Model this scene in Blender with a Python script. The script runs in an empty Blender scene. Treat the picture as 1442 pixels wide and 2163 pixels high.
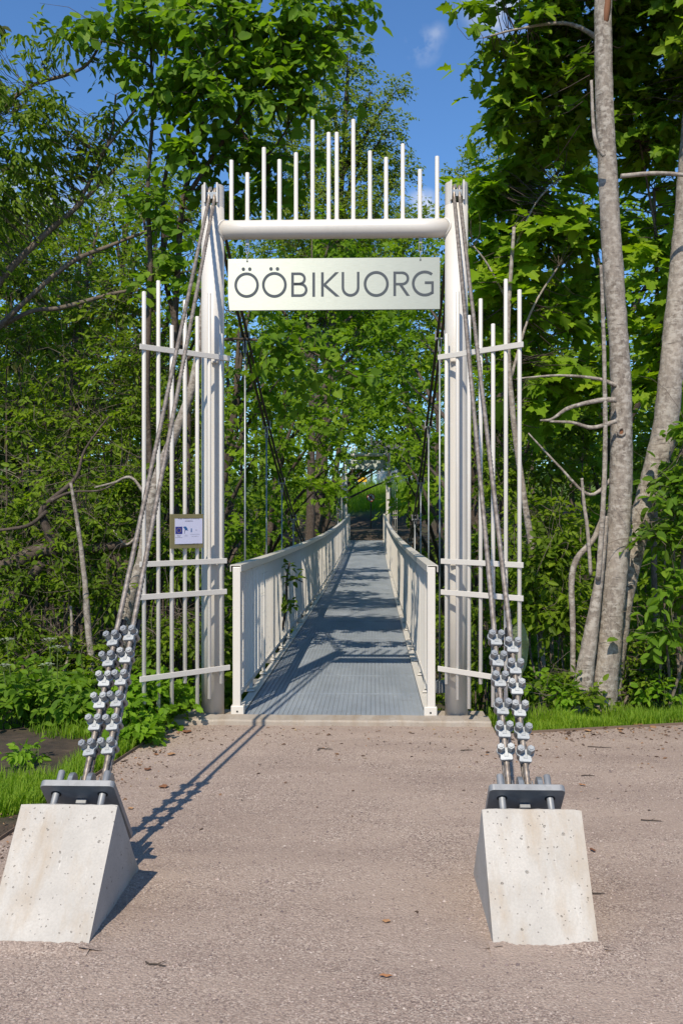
import bpy, bmesh, math, random
import numpy as np
from mathutils import Matrix, Vector, Quaternion

random.seed(7)
rng = np.random.default_rng(11)
scene = bpy.context.scene
COL = scene.collection
R = math.radians
PI = math.pi

# ------------------------------------------------------------------ camera
F = 2050.0                     # focal length in photo pixels (photo 1442 x 2163)
YAW = math.atan(68 / F)
CAM = Vector((0.3077, -7.544, 1.6))
FWD = Vector((-math.sin(YAW), math.cos(YAW), 0))
RGT = Vector((math.cos(YAW), math.sin(YAW), 0))
cd = bpy.data.cameras.new('camera')
cam = bpy.data.objects.new('camera', cd)
COL.objects.link(cam)
cam.location = CAM
cam.rotation_euler = (PI / 2, 0, YAW)
cd.sensor_fit = 'VERTICAL'
cd.sensor_height = 36
cd.sensor_width = 24
cd.lens = F / 2163 * 36
cd.clip_end = 1500
cd.clip_start = 0.05
scene.camera = cam

# ------------------------------------------------------------------ sun, sky, exposure
SUN = Vector((-0.211, -0.868, 1.0)).normalized()
sl = bpy.data.lights.new('sun', 'SUN')
sl.energy = 4.3
sl.angle = R(0.53)
sl.color = (1.0, 0.905, 0.755)
so = bpy.data.objects.new('sun', sl)
so.rotation_euler = SUN.to_track_quat('Z', 'Y').to_euler()
so.location = SUN * 40
COL.objects.link(so)

w = bpy.data.worlds.new('World')
scene.world = w
w.use_nodes = True
wn, wl = w.node_tree.nodes, w.node_tree.links
bg = wn['Background']
sky = wn.new('ShaderNodeTexSky')
sky.sky_type = 'NISHITA'
sky.sun_disc = False
sky.sun_elevation = math.asin(SUN.z)
sky.sun_rotation = math.atan2(SUN.x, SUN.y)
sky.air_density = 1.0
sky.dust_density = 0.3
sky.ozone_density = 3.0
bg.inputs['Strength'].default_value = 0.1
# a few thin clouds, fixed on the sky by direction
tc = wn.new('ShaderNodeTexCoord')
mp = wn.new('ShaderNodeMapping')
mp.inputs['Scale'].default_value = (1.0, 1.0, 1.6)
mp.inputs['Location'].default_value = (0.33, 0.1, 0.27)
nz = wn.new('ShaderNodeTexNoise')
nz.inputs['Scale'].default_value = 6.5
nz.inputs['Detail'].default_value = 7
nz.inputs['Roughness'].default_value = 0.55
cr = wn.new('ShaderNodeValToRGB')
cr.color_ramp.elements[0].position = 0.68
cr.color_ramp.elements[1].position = 0.90
cr.color_ramp.elements[0].color = (0, 0, 0, 1)
cr.color_ramp.elements[1].color = (0.8, 0.8, 0.8, 1)
mx = wn.new('ShaderNodeMix')
mx.data_type = 'RGBA'
mx.inputs[7].default_value = (7.0, 7.3, 8.0, 1)
wl.new(tc.outputs['Generated'], mp.inputs['Vector'])
wl.new(mp.outputs['Vector'], nz.inputs['Vector'])
wl.new(nz.outputs['Fac'], cr.inputs['Fac'])
acc = cr.outputs['Color']
def cloud_spot(px, py, rad, amt, acc):
    v = Vector(((px - 721) / F, 1.0, (1081.5 - py) / F)).normalized()
    v = RGT * v.x + FWD * v.y + Vector((0, 0, v.z))
    sb = wn.new('ShaderNodeVectorMath'); sb.operation = 'DISTANCE'
    nzv = wn.new('ShaderNodeTexNoise'); nzv.inputs['Scale'].default_value = 38; nzv.inputs['Detail'].default_value = 6
    wl.new(tc.outputs['Generated'], nzv.inputs['Vector'])
    wl.new(tc.outputs['Generated'], sb.inputs[0])
    sb.inputs[1].default_value = v
    m1 = wn.new('ShaderNodeMapRange'); m1.inputs['From Min'].default_value = rad; m1.inputs['From Max'].default_value = 0
    wl.new(sb.outputs['Value'], m1.inputs['Value'])
    m2 = wn.new('ShaderNodeMapRange'); m2.inputs['From Min'].default_value = 0.40; m2.inputs['From Max'].default_value = 0.72
    wl.new(nzv.outputs['Fac'], m2.inputs['Value'])
    mu = wn.new('ShaderNodeMath'); mu.operation = 'MULTIPLY'; wl.new(m1.outputs[0], mu.inputs[0]); wl.new(m2.outputs[0], mu.inputs[1])
    ma = wn.new('ShaderNodeMath'); ma.operation = 'MULTIPLY_ADD'; ma.inputs[1].default_value = amt; wl.new(mu.outputs[0], ma.inputs[0]); wl.new(acc, ma.inputs[2])
    ma.use_clamp = True
    return ma.outputs[0]
for sp in ((893, 98, 0.020, 0.75), (925, 70, 0.012, 0.4), (1085, 15, 0.045, 0.6), (890, 435, 0.02, 2.2), (1045, -40, 0.05, 0.8), (60, 440, 0.05, 1.6), (200, 420, 0.03, 1.0)):
    acc = cloud_spot(*sp, acc)
wl.new(acc, mx.inputs[0])
tn = wn.new('ShaderNodeMix')
tn.data_type = 'RGBA'; tn.blend_type = 'MULTIPLY'
tn.inputs[0].default_value = 1.0
tn.inputs[7].default_value = (0.74, 1.06, 1.36, 1)
wl.new(sky.outputs['Color'], tn.inputs[6])
wl.new(tn.outputs[2], mx.inputs[6])
wl.new(mx.outputs[2], bg.inputs['Color'])

vs = scene.view_settings
vs.view_transform = 'Standard'
vs.look = 'None'
vs.exposure = 0.25
vs.gamma = 1.0
vs.use_curve_mapping = False
scene.render.engine = 'CYCLES'
cy = scene.cycles
cy.max_bounces = 6
cy.diffuse_bounces = 3
cy.glossy_bounces = 3
cy.transmission_bounces = 3
cy.transparent_max_bounces = 4
cy.caustics_reflective = False
cy.caustics_refractive = False
cy.use_denoising = True
cy.sample_clamp_indirect = 4.0


# ------------------------------------------------------------------ helpers
def P(px, py, d):
    """World point that stands d metres ahead of the camera at a photo pixel."""
    x = (px - 721) / F * d
    z = (1081.5 - py) / F * d
    return CAM + FWD * d + RGT * x + Vector((0, 0, z))


def tag(o, label=None, cat=None, group=None, kind=None):
    if label: o['label'] = label
    if cat: o['category'] = cat
    if group: o['group'] = group
    if kind: o['kind'] = kind
    return o


def thing(name, label, cat, loc=(0, 0, 0), group=None):
    o = bpy.data.objects.new(name, None)
    o.empty_display_size = 0.1
    COL.objects.link(o)
    o.location = loc
    return tag(o, label, cat, group)


def root_loc(o):
    v = Vector((0, 0, 0))
    while o is not None:
        v = v + o.location
        o = o.parent
    return v


def link_mesh(name, me, parent=None, mat=None, kind=None):
    o = bpy.data.objects.new(name, me)
    COL.objects.link(o)
    if mat is not None and not me.materials:
        me.materials.append(mat)
    if parent is not None:
        o.parent = parent
    if kind:
        o['kind'] = kind
    return o


def copy_tree(o, parent=None, depth=0):
    c = o.copy()
    COL.objects.link(c)
    if parent is not None:
        c.parent = parent
        c.matrix_parent_inverse = o.matrix_parent_inverse.copy()
    for ch in list(o.children):
        copy_tree(ch, c, depth + 1)
    return c


class MB:
    """Collects shapes in world space and links them as one mesh object."""
    def __init__(self):
        self.v, self.f, self.s = [], [], []

    def add(self, vs_, fs_, smooth=False):
        b = len(self.v)
        self.v += [Vector(p) for p in vs_]
        for f in fs_:
            self.f.append([i + b for i in f])
            self.s.append(smooth)

    def box(self, c, s, m=None):
        x, y, z = s[0] / 2, s[1] / 2, s[2] / 2
        pts = [Vector(p) for p in ((-x, -y, -z), (x, -y, -z), (x, y, -z), (-x, y, -z), (-x, -y, z), (x, -y, z), (x, y, z), (-x, y, z))]
        if m is not None:
            pts = [m @ p for p in pts]
        c = Vector(c)
        self.add([p + c for p in pts], [(0, 3, 2, 1), (4, 5, 6, 7), (0, 1, 5, 4), (1, 2, 6, 5), (2, 3, 7, 6), (3, 0, 4, 7)])
        return self

    def prism(self, poly, a, b, to3):
        """poly: 2-D outline; to3(u, v, h) places it; a..b is the thickness."""
        n = len(poly)
        pts = [to3(u, v, a) for u, v in poly] + [to3(u, v, b) for u, v in poly]
        fs_ = [list(range(n))[::-1], list(range(n, 2 * n))]
        for i in range(n):
            j = (i + 1) % n
            fs_.append((i, j, n + j, n + i))
        self.add(pts, fs_)
        return self

    def tube(self, path, rad, n=10, caps=True, smooth=True, wob=0.0):
        path = [Vector(p) for p in path]
        if not isinstance(rad, (list, tuple)):
            rad = [rad] * len(path)
        base = len(self.v)
        up = None
        for i, p in enumerate(path):
            t = (path[min(i + 1, len(path) - 1)] - path[max(i - 1, 0)])
            t = t.normalized() if t.length > 1e-9 else Vector((0, 0, 1))
            if up is None:
                a = Vector((0, 0, 1)) if abs(t.z) < 0.9 else Vector((0, 1, 0))
                up = (a - t * a.dot(t)).normalized()
            else:
                up = (up - t * up.dot(t)).normalized()
            sd = t.cross(up)
            for k in range(n):
                an = 2 * PI * k / n
                r = rad[i] * (1 + (random.uniform(-wob, wob) if wob else 0))
                self.v.append(p + (up * math.cos(an) + sd * math.sin(an)) * r)
        for i in range(len(path) - 1):
            for k in range(n):
                k2 = (k + 1) % n
                self.f.append([base + i * n + k, base + i * n + k2, base + (i + 1) * n + k2, base + (i + 1) * n + k])
                self.s.append(smooth)
        if caps:
            self.f.append([base + k for k in range(n)][::-1]); self.s.append(False)
            e = base + (len(path) - 1) * n
            self.f.append([e + k for k in range(n)]); self.s.append(False)
        return self

    def mesh(self, name, off=Vector((0, 0, 0))):
        me = bpy.data.meshes.new(name)
        me.from_pydata([tuple(p - off) for p in self.v], [], self.f)
        me.polygons.foreach_set('use_smooth', self.s)
        me.update()
        return me

    def build(self, name, mat, parent=None, kind=None, bevel=0.0, seg=2):
        off = root_loc(parent)
        me = self.mesh(name, off)
        if bevel:
            bm = bmesh.new(); bm.from_mesh(me)
            es = [e for e in bm.edges if len(e.link_faces) == 2 and e.calc_face_angle(0) > 0.6]
            bmesh.ops.bevel(bm, geom=es, offset=bevel, segments=seg, affect='EDGES', profile=0.5, clamp_overlap=True)
            bm.to_mesh(me); bm.free()
        me.materials.append(mat)
        return link_mesh(name, me, parent, None, kind)


def catmull(pts, n=6):
    pts = [Vector(p) for p in pts]
    out = []
    for i in range(len(pts) - 1):
        p0 = pts[max(i - 1, 0)]; p1 = pts[i]; p2 = pts[i + 1]; p3 = pts[min(i + 2, len(pts) - 1)]
        for k in range(n):
            t = k / n
            out.append(0.5 * ((2 * p1) + (p2 - p0) * t + (2 * p0 - 5 * p1 + 4 * p2 - p3) * t * t + (3 * p1 - p0 - 3 * p2 + p3) * t ** 3))
    out.append(pts[-1])
    return out


# ------------------------------------------------------------------ materials
class NT:
    def __init__(self, name):
        self.m = bpy.data.materials.new(name)
        self.m.use_nodes = True
        self.n, self.l = self.m.node_tree.nodes, self.m.node_tree.links
        self.b = self.n['Principled BSDF']
        self.out = self.n['Material Output']

    def new(self, t, **kw):
        nd = self.n.new(t)
        for k, v in kw.items():
            setattr(nd, k, v)
        return nd

    def coord(self, scale=(1, 1, 1), kind='Object'):
        c = self.new('ShaderNodeTexCoord')
        m = self.new('ShaderNodeMapping')
        m.inputs['Scale'].default_value = scale
        self.l.new(c.outputs[kind], m.inputs['Vector'])
        return m.outputs['Vector']

    def world(self, scale=(1, 1, 1)):
        c = self.new('ShaderNodeNewGeometry')
        m = self.new('ShaderNodeMapping')
        m.inputs['Scale'].default_value = scale
        self.l.new(c.outputs['Position'], m.inputs['Vector'])
        return m.outputs['Vector']

    def noise(self, vec, scale, detail=4, rough=0.55):
        t = self.new('ShaderNodeTexNoise')
        t.inputs['Scale'].default_value = scale
        t.inputs['Detail'].default_value = detail
        t.inputs['Roughness'].default_value = rough
        self.l.new(vec, t.inputs['Vector'])
        return t.outputs['Fac']

    def vor(self, vec, scale, feature='F1', out='Distance'):
        t = self.new('ShaderNodeTexVoronoi', feature=feature)
        t.inputs['Scale'].default_value = scale
        self.l.new(vec, t.inputs['Vector'])
        return t.outputs[out]

    def ramp(self, fac, stops):
        r = self.new('ShaderNodeValToRGB')
        el = r.color_ramp.elements
        while len(el) < len(stops):
            el.new(0.5)
        for e, (p, c) in zip(el, stops):
            e.position = p
            e.color = (c, c, c, 1) if isinstance(c, (int, float)) else (*c, 1)
        self.l.new(fac, r.inputs['Fac'])
        return r.outputs['Color']

    def mix(self, fac, a, b, mode='MIX'):
        x = self.new('ShaderNodeMix', data_type='RGBA', blend_type=mode)
        for sock, v in ((0, fac), (6, a), (7, b)):
            if isinstance(v, bpy.types.NodeSocket):
                self.l.new(v, x.inputs[sock])
            elif isinstance(v, (int, float)):
                x.inputs[sock].default_value = v if sock == 0 else (v, v, v, 1)
            else:
                x.inputs[sock].default_value = (*v, 1)
        return x.outputs[2]

    def math(self, op, a, b=0.0):
        x = self.new('ShaderNodeMath', operation=op)
        for i, v in enumerate((a, b)):
            if isinstance(v, bpy.types.NodeSocket):
                self.l.new(v, x.inputs[i])
            else:
                x.inputs[i].default_value = v
        return x.outputs[0]

    def bump(self, h, strength=0.3, dist=0.01):
        b = self.new('ShaderNodeBump')
        b.inputs['Strength'].default_value = strength
        b.inputs['Distance'].default_value = dist
        self.l.new(h, b.inputs['Height'])
        self.l.new(b.outputs['Normal'], self.b.inputs['Normal'])

    def set(self, **kw):
        for k, v in kw.items():
            s = self.b.inputs[k.replace('_', ' ')]
            if isinstance(v, bpy.types.NodeSocket):
                self.l.new(v, s)
            elif isinstance(v, tuple):
                s.default_value = (*v, 1)
            else:
                s.default_value = v
        return self.m


def paint_mat(name, col, rough=0.38):
    t = NT(name)
    v = t.coord()
    n = t.noise(v, 3.0, 5)
    c = t.mix(t.ramp(n, [(0.3, 0.0), (0.75, 1.0)]), tuple(x * 0.93 for x in col), col)
    sp = t.noise(t.coord((1, 1, 0.12)), 22, 4)
    c = t.mix(t.ramp(sp, [(0.58, 0.0), (0.8, 0.22)]), c, tuple(x * 0.62 for x in col))
    t.bump(t.noise(v, 60, 2), 0.04, 0.004)
    return t.set(Base_Color=c, Roughness=rough)


def metal_mat(name, col, rough=0.45, metal=0.7, scale=14, var=0.75):
    t = NT(name)
    v = t.coord()
    sp = t.vor(v, scale * 2.5, out='Color')
    bw = t.new('ShaderNodeRGBToBW'); t.l.new(sp, bw.inputs[0])
    n = t.noise(v, scale, 5)
    f = t.math('ADD', t.math('MULTIPLY', bw.outputs[0], 0.35), t.math('MULTIPLY', n, 0.65))
    c = t.mix(t.ramp(f, [(0.25, 0.0), (0.75, 1.0)]), tuple(x * var for x in col), col)
    t.bump(n, 0.06, 0.003)
    return t.set(Base_Color=c, Roughness=t.ramp(n, [(0.3, rough - 0.08), (0.7, rough + 0.1)]), Metallic=metal)


M = {}
M['paint'] = paint_mat('cream_paint', (0.65, 0.61, 0.55))
M['galv'] = metal_mat('galvanised_steel', (0.36, 0.38, 0.39), 0.45, 0.65)
M['galv_dull'] = metal_mat('dull_galvanised_steel', (0.31, 0.315, 0.32), 0.5, 0.35)
M['clamp'] = metal_mat('zinc_clamp', (0.43, 0.45, 0.46), 0.5, 0.35, 60)
M['nut'] = metal_mat('zinc_nut', (0.34, 0.355, 0.365), 0.42, 0.5, 60)
def grate_mat():
    t = NT('grating_steel')
    v = t.world()
    n = t.noise(t.world((1, 0.35, 1)), 2.4, 6, 0.65)
    c = t.mix(t.ramp(n, [(0.35, 0.0), (0.68, 1.0)]), (0.245, 0.275, 0.305), (0.335, 0.37, 0.405))
    d = t.noise(v, 9, 5, 0.7)
    c = t.mix(t.ramp(d, [(0.56, 0.0), (0.72, 0.45)]), c, (0.19, 0.175, 0.155))
    w_ = t.noise(v, 16, 3)
    c = t.mix(t.ramp(w_, [(0.68, 0.0), (0.74, 0.6)]), c, (0.50, 0.52, 0.53))
    return t.set(Base_Color=c, Roughness=0.6, Metallic=0.2)


M['grate'] = grate_mat()
M['rubber'] = NT('black_sleeve').set(Base_Color=(0.012, 0.012, 0.014), Roughness=0.4)
M['dark'] = NT('dark_hole').set(Base_Color=(0.02, 0.02, 0.02), Roughness=0.8)
M['letter'] = NT('dark_grey_letter').set(Base_Color=(0.055, 0.066, 0.075), Roughness=0.55)
M['olive'] = NT('olive_board').set(Base_Color=(0.19, 0.165, 0.075), Roughness=0.6)
M['paper'] = NT('printed_paper').set(Base_Color=(0.58, 0.58, 0.72), Roughness=0.5)
M['blue'] = NT('flag_blue').set(Base_Color=(0.015, 0.02, 0.20), Roughness=0.5)
M['gold'] = NT('flag_gold').set(Base_Color=(0.55, 0.38, 0.03), Roughness=0.5)
M['teal'] = NT('swallow_blue').set(Base_Color=(0.02, 0.10, 0.28), Roughness=0.5)
M['ink'] = NT('black_ink').set(Base_Color=(0.02, 0.02, 0.05), Roughness=0.6)
M['red'] = NT('sign_red').set(Base_Color=(0.45, 0.03, 0.03), Roughness=0.45)
M['white'] = NT('sign_white').set(Base_Color=(0.75, 0.75, 0.75), Roughness=0.5)
M['yellow'] = NT('yellow_plastic').set(Base_Color=(0.75, 0.42, 0.02), Roughness=0.5)


def rope_mat():
    t = NT('steel_rope')
    v = t.coord()
    n = t.noise(v, 30, 4)
    c = t.mix(t.ramp(n, [(0.35, 0.0), (0.7, 1.0)]), (0.19, 0.155, 0.125), (0.42, 0.365, 0.31))
    return t.set(Base_Color=c, Roughness=0.42, Metallic=0.45)


M['rope'] = rope_mat()
M['umber'] = NT('umber_rope').set(Base_Color=(0.085, 0.066, 0.048), Roughness=0.55)  # main span: same rope as the backstays, given an even darker brown colour


def concrete_mat(name, base, stain, streaks=True):
    t = NT(name)
    v = t.world()
    n = t.noise(v, 5, 7, 0.6)
    c = t.mix(t.ramp(n, [(0.34, 0.0), (0.66, 1.0)]), tuple(x * 0.82 for x in base), base)
    st = t.noise(t.world((3.2, 1, 0.8)), 2.6, 6, 0.62)
    c = t.mix(t.ramp(st, [(0.46, 0.0), (0.66, 0.7)]), c, stain)
    sc = t.noise(t.world((9, 1, 0.9)), 6, 5, 0.7)
    c = t.mix(t.ramp(sc, [(0.62, 0.0), (0.70, 0.5)]), c, tuple(min(1, x * 1.35) for x in base))
    fine = t.noise(v, 120, 3)
    c = t.mix(t.ramp(fine, [(0.35, 0.25), (0.6, 0.0)]), c, tuple(x * 0.6 for x in base))
    # air holes of many sizes, bent out of round
    wob = t.new('ShaderNodeTexNoise'); wob.inputs['Scale'].default_value = 26; wob.inputs['Detail'].default_value = 3
    t.l.new(v, wob.inputs['Vector'])
    wv = t.new('ShaderNodeVectorMath', operation='MULTIPLY_ADD')
    t.l.new(wob.outputs['Color'], wv.inputs[0]); wv.inputs[1].default_value = (0.03, 0.03, 0.03); t.l.new(v, wv.inputs[2])
    hs = None
    for scl, lo, hi, mx_ in ((12, 0.60, 0.90, 0.10), (28, 0.55, 0.85, 0.17), (70, 0.55, 0.82, 0.24)):
        d = t.vor(wv.outputs[0], scl)
        bw = t.new('ShaderNodeRGBToBW'); t.l.new(t.vor(wv.outputs[0], scl, out='Color'), bw.inputs[0])
        rad = t.ramp(bw.outputs[0], [(lo, 0.0), (hi, mx_)])
        dd = t.math('SUBTRACT', rad, d)
        h_ = t.new('ShaderNodeMapRange'); h_.inputs['From Min'].default_value = 0.0; h_.inputs['From Max'].default_value = 0.05
        t.l.new(dd, h_.inputs['Value'])
        hs = h_.outputs[0] if hs is None else t.math('MAXIMUM', hs, h_.outputs[0])
    c = t.mix(t.math('MULTIPLY', hs, 0.5), c, (0.12, 0.09, 0.065))
    h = t.math('SUBTRACT', t.math('ADD', t.math('MULTIPLY', fine, 0.12), t.math('MULTIPLY', n, 0.3)), hs)
    t.bump(h, 0.9, 0.006)
    return t.set(Base_Color=c, Roughness=0.85)


M['concrete'] = concrete_mat('cast_concrete', (0.50, 0.465, 0.415), (0.37, 0.29, 0.205))
M['sill'] = concrete_mat('sill_concrete', (0.40, 0.345, 0.285), (0.28, 0.21, 0.145))


def gravel_mat():
    t = NT('crushed_stone')
    v = t.world()
    def stones(scale):
        bw = t.new('ShaderNodeRGBToBW'); t.l.new(t.vor(v, scale, out='Color'), bw.inputs[0])
        return t.ramp(bw.outputs[0], [(0.22, (0.080, 0.055, 0.046)), (0.38, (0.195, 0.14, 0.115)), (0.52, (0.335, 0.248, 0.2)), (0.66, (0.44, 0.338, 0.272)), (0.84, (0.66, 0.56, 0.47))])
    s1, s2 = stones(125), stones(230)
    stone = t.mix(t.ramp(t.noise(v, 40, 3), [(0.40, 0.0), (0.60, 1.0)]), s1, s2)
    fine = t.noise(v, 420, 3, 0.7)
    dust = t.mix(t.ramp(fine, [(0.3, 0.0), (0.7, 1.0)]), (0.295, 0.223, 0.178), (0.45, 0.348, 0.278))
    big = t.noise(v, 1.1, 6, 0.62)
    mid = t.noise(t.world((1.0, 2.2, 1)), 4.2, 6, 0.7)
    mask = t.math('ADD', t.math('MULTIPLY', big, 0.5), t.math('MULTIPLY', mid, 0.5))
    c = t.mix(t.ramp(mask, [(0.38, 0.10), (0.57, 0.85)]), stone, dust)
    c = t.mix(t.ramp(t.noise(t.world((0.35, 1.4, 1)), 1.6, 5, 0.6), [(0.42, 0.0), (0.68, 0.40)]), c, (0.185, 0.13, 0.105))
    d = t.vor(v, 95)
    t.bump(t.math('ADD', t.math('MULTIPLY', d, -0.8), t.math('ADD', t.math('MULTIPLY', fine, 0.4), t.math('MULTIPLY', mid, 0.5))), 0.7, 0.007)
    return t.set(Base_Color=c, Roughness=0.9)


M['gravel'] = gravel_mat()


def soil_mat():
    t = NT('forest_soil')
    v = t.coord()
    n = t.noise(v, 6, 7, 0.65)
    c = t.ramp(n, [(0.3, (0.022, 0.016, 0.011)), (0.55, (0.055, 0.038, 0.024)), (0.75, (0.11, 0.075, 0.048))])
    g = t.noise(v, 1.3, 5)
    c = t.mix(t.ramp(g, [(0.5, 0.0), (0.68, 0.7)]), c, (0.03, 0.05, 0.012))
    # grassy slope beyond the far end
    sep = t.new('ShaderNodeSeparateXYZ')
    tcn = t.new('ShaderNodeTexCoord'); t.l.new(tcn.outputs['Object'], sep.inputs[0])
    far = t.ramp(t.math('DIVIDE', sep.outputs[1], 100.0), [(0.450, 0.0), (0.475, 1.0)])
    gr = t.mix(t.noise(v, 2.5, 5), (0.05, 0.11, 0.012), (0.13, 0.20, 0.03))
    c = t.mix(far, c, gr)
    t.bump(n, 0.8, 0.05)
    return t.set(Base_Color=c, Roughness=0.95)


M['soil'] = soil_mat()


def bark_mat(name, c1, c2, lichen, lic=0.5):
    t = NT(name)
    v = t.world()
    n = t.noise(t.world((1, 1, 0.45)), 30, 7, 0.7)
    c = t.mix(t.ramp(n, [(0.36, 0.0), (0.62, 1.0)]), c1, c2)
    wob = t.noise(v, 20, 4)
    l = t.noise(t.world((1, 1, 1.5)), 17, 6, 0.62)
    c = t.mix(t.ramp(l, [(lic - 0.05, 0.0), (lic + 0.07, 0.8)]), c, lichen)
    big = t.noise(t.world((1, 1, 0.5)), 3.0, 4)
    c = t.mix(t.ramp(big, [(0.42, 0.0), (0.62, 0.45)]), c, tuple(x * 1.15 for x in c2))
    s_ = t.noise(t.world((0.8, 0.8, 7)), 9, 4, 0.65)
    c = t.mix(t.ramp(s_, [(0.60, 0.0), (0.68, 0.7)]), c, tuple(x * 0.4 for x in c1))
    h = t.math('ADD', t.math('MULTIPLY', n, 0.7), t.math('MULTIPLY', l, 0.5))
    t.bump(h, 0.9, 0.015)
    return t.set(Base_Color=c, Roughness=0.92)


M['bark_grey'] = bark_mat('grey_bark', (0.115, 0.092, 0.074), (0.30, 0.257, 0.213), (0.44, 0.40, 0.345), 0.525)
M['bark_brown'] = bark_mat('brown_bark', (0.035, 0.026, 0.019), (0.095, 0.070, 0.052), (0.16, 0.14, 0.115), 0.60)
M['bark_pale'] = bark_mat('pale_twig_bark', (0.075, 0.058, 0.042), (0.17, 0.135, 0.10), (0.25, 0.22, 0.18), 0.6)
M['wood'] = NT('bare_red_wood').set(Base_Color=(0.20, 0.085, 0.04), Roughness=0.85)


def leaf_mat(name, stops, per_object=False, trans=0.38, rough=0.5):
    t = NT(name)
    if per_object:
        oi = t.new('ShaderNodeObjectInfo')
        fac = oi.outputs['Random']
    else:
        at = t.new('ShaderNodeAttribute', attribute_name='rnd')
        fac = at.outputs['Fac']
    n = t.noise(t.coord((1, 1, 1), 'Object'), 0.9, 3)
    f2 = t.math('ADD', t.math('MULTIPLY', fac, 0.7), t.math('MULTIPLY', t.math('SUBTRACT', n, 0.35), 0.6))
    c = t.ramp(f2, stops)
    geo = t.new('ShaderNodeNewGeometry')
    under = t.mix(0.28, c, (0.18, 0.24, 0.05))
    cc = t.mix(geo.outputs['Backfacing'], c, under)
    t.set(Base_Color=cc, Roughness=rough)
    t.b.inputs['Specular IOR Level'].default_value = 0.12
    tr = t.new('ShaderNodeBsdfTranslucent')
    tint = t.mix(1.0, c, (2.3, 2.4, 0.6), 'MULTIPLY')
    t.l.new(tint, tr.inputs['Color'])
    ms = t.new('ShaderNodeMixShader')
    ms.inputs[0].default_value = trans
    t.l.new(t.b.outputs[0], ms.inputs[1])
    t.l.new(tr.outputs[0], ms.inputs[2])
    t.l.new(ms.outputs[0], t.out.inputs['Surface'])
    return t.m


LEAFCOL = {
    'maple':  [(0.0, (0.059, 0.114, 0.008)), (0.45, (0.121, 0.215, 0.012)), (0.8, (0.206, 0.298, 0.018)), (1.0, (0.325, 0.368, 0.030))],
    'sunmaple': [(0.0, (0.089, 0.172, 0.010)), (0.45, (0.170, 0.279, 0.016)), (0.8, (0.258, 0.356, 0.023)), (1.0, (0.368, 0.393, 0.030))],
    'hazel':  [(0.0, (0.059, 0.121, 0.012)), (0.5, (0.117, 0.215, 0.018)), (0.85, (0.192, 0.286, 0.030)), (1.0, (0.295, 0.342, 0.069))],
    'cherry': [(0.0, (0.065, 0.110, 0.012)), (0.5, (0.125, 0.195, 0.020)), (0.9, (0.20, 0.27, 0.035)), (1.0, (0.27, 0.30, 0.05))],
    'small':  [(0.0, (0.066, 0.108, 0.010)), (0.5, (0.125, 0.197, 0.014)), (0.85, (0.206, 0.272, 0.022)), (1.0, (0.325, 0.323, 0.030))],
    'thicket': [(0.0, (0.045, 0.080, 0.007)), (0.40, (0.100, 0.165, 0.012)), (0.70, (0.175, 0.255, 0.018)), (0.90, (0.27, 0.33, 0.028)), (1.0, (0.36, 0.35, 0.04))],
    'aspen':  [(0.0, (0.089, 0.133, 0.026)), (0.5, (0.155, 0.209, 0.041)), (1.0, (0.266, 0.305, 0.074))],
    'herb':   [(0.0, (0.081, 0.165, 0.010)), (0.5, (0.147, 0.272, 0.016)), (1.0, (0.236, 0.356, 0.030))],
    'grass':  [(0.0, (0.089, 0.178, 0.010)), (0.5, (0.177, 0.298, 0.018)), (0.9, (0.280, 0.368, 0.030)), (1.0, (0.413, 0.330, 0.079))],
    'spruce': [(0.0, (0.024, 0.041, 0.012)), (0.6, (0.051, 0.074, 0.018)), (1.0, (0.147, 0.108, 0.030))],
}
LM = {k: leaf_mat(k + '_leaf', v) for k, v in LEAFCOL.items()}
LMO = {k: leaf_mat(k + '_single_leaf', LEAFCOL[k], True) for k in ('thicket', 'maple', 'sunmaple', 'hazel', 'cherry', 'small', 'herb')}

# ------------------------------------------------------------------ terrain
L = 35.0                      # from one gate to the other
RISE = 0.34


def zdeck(y):
    t = y / L
    return 0.03 + RISE * t - 0.78 * t * (1 - t)


def sstep(x):
    x = np.clip(x, 0, 1)
    return x * x * (3 - 2 * x)


def ground_z(x, y):
    x = np.asarray(x, float); y = np.asarray(y, float)
    e = np.where(x < 0, 0.0 + 0.9 * sstep((-x - 1.25) / 0.8), 0.0 + 0.75 * sstep((x - 1.15) / 0.6)) - 0.12
    z = -3.4 * sstep((y - e) / 3.2) * sstep((34.6 - y) / 4.5)
    far = np.where(y > 35.5, np.interp(y, [35.5, 41, 46, 64, 70, 200], [0.30, 0.8, 1.45, 3.55, 3.75, 4.5]), 0.30 * sstep((y - 20) / 14))
    z = z + far
    z = z + np.where(y > 1.5, 0.15 * np.sin(x * 0.9 + 1) * np.sin(y * 0.7), 0)
    # banks climb away from the bridge
    z = z + 0.10 * np.clip(np.abs(x) - 4.0, 0, 30) * sstep((y - 2) / 4)
    return z - 0.012


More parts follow.
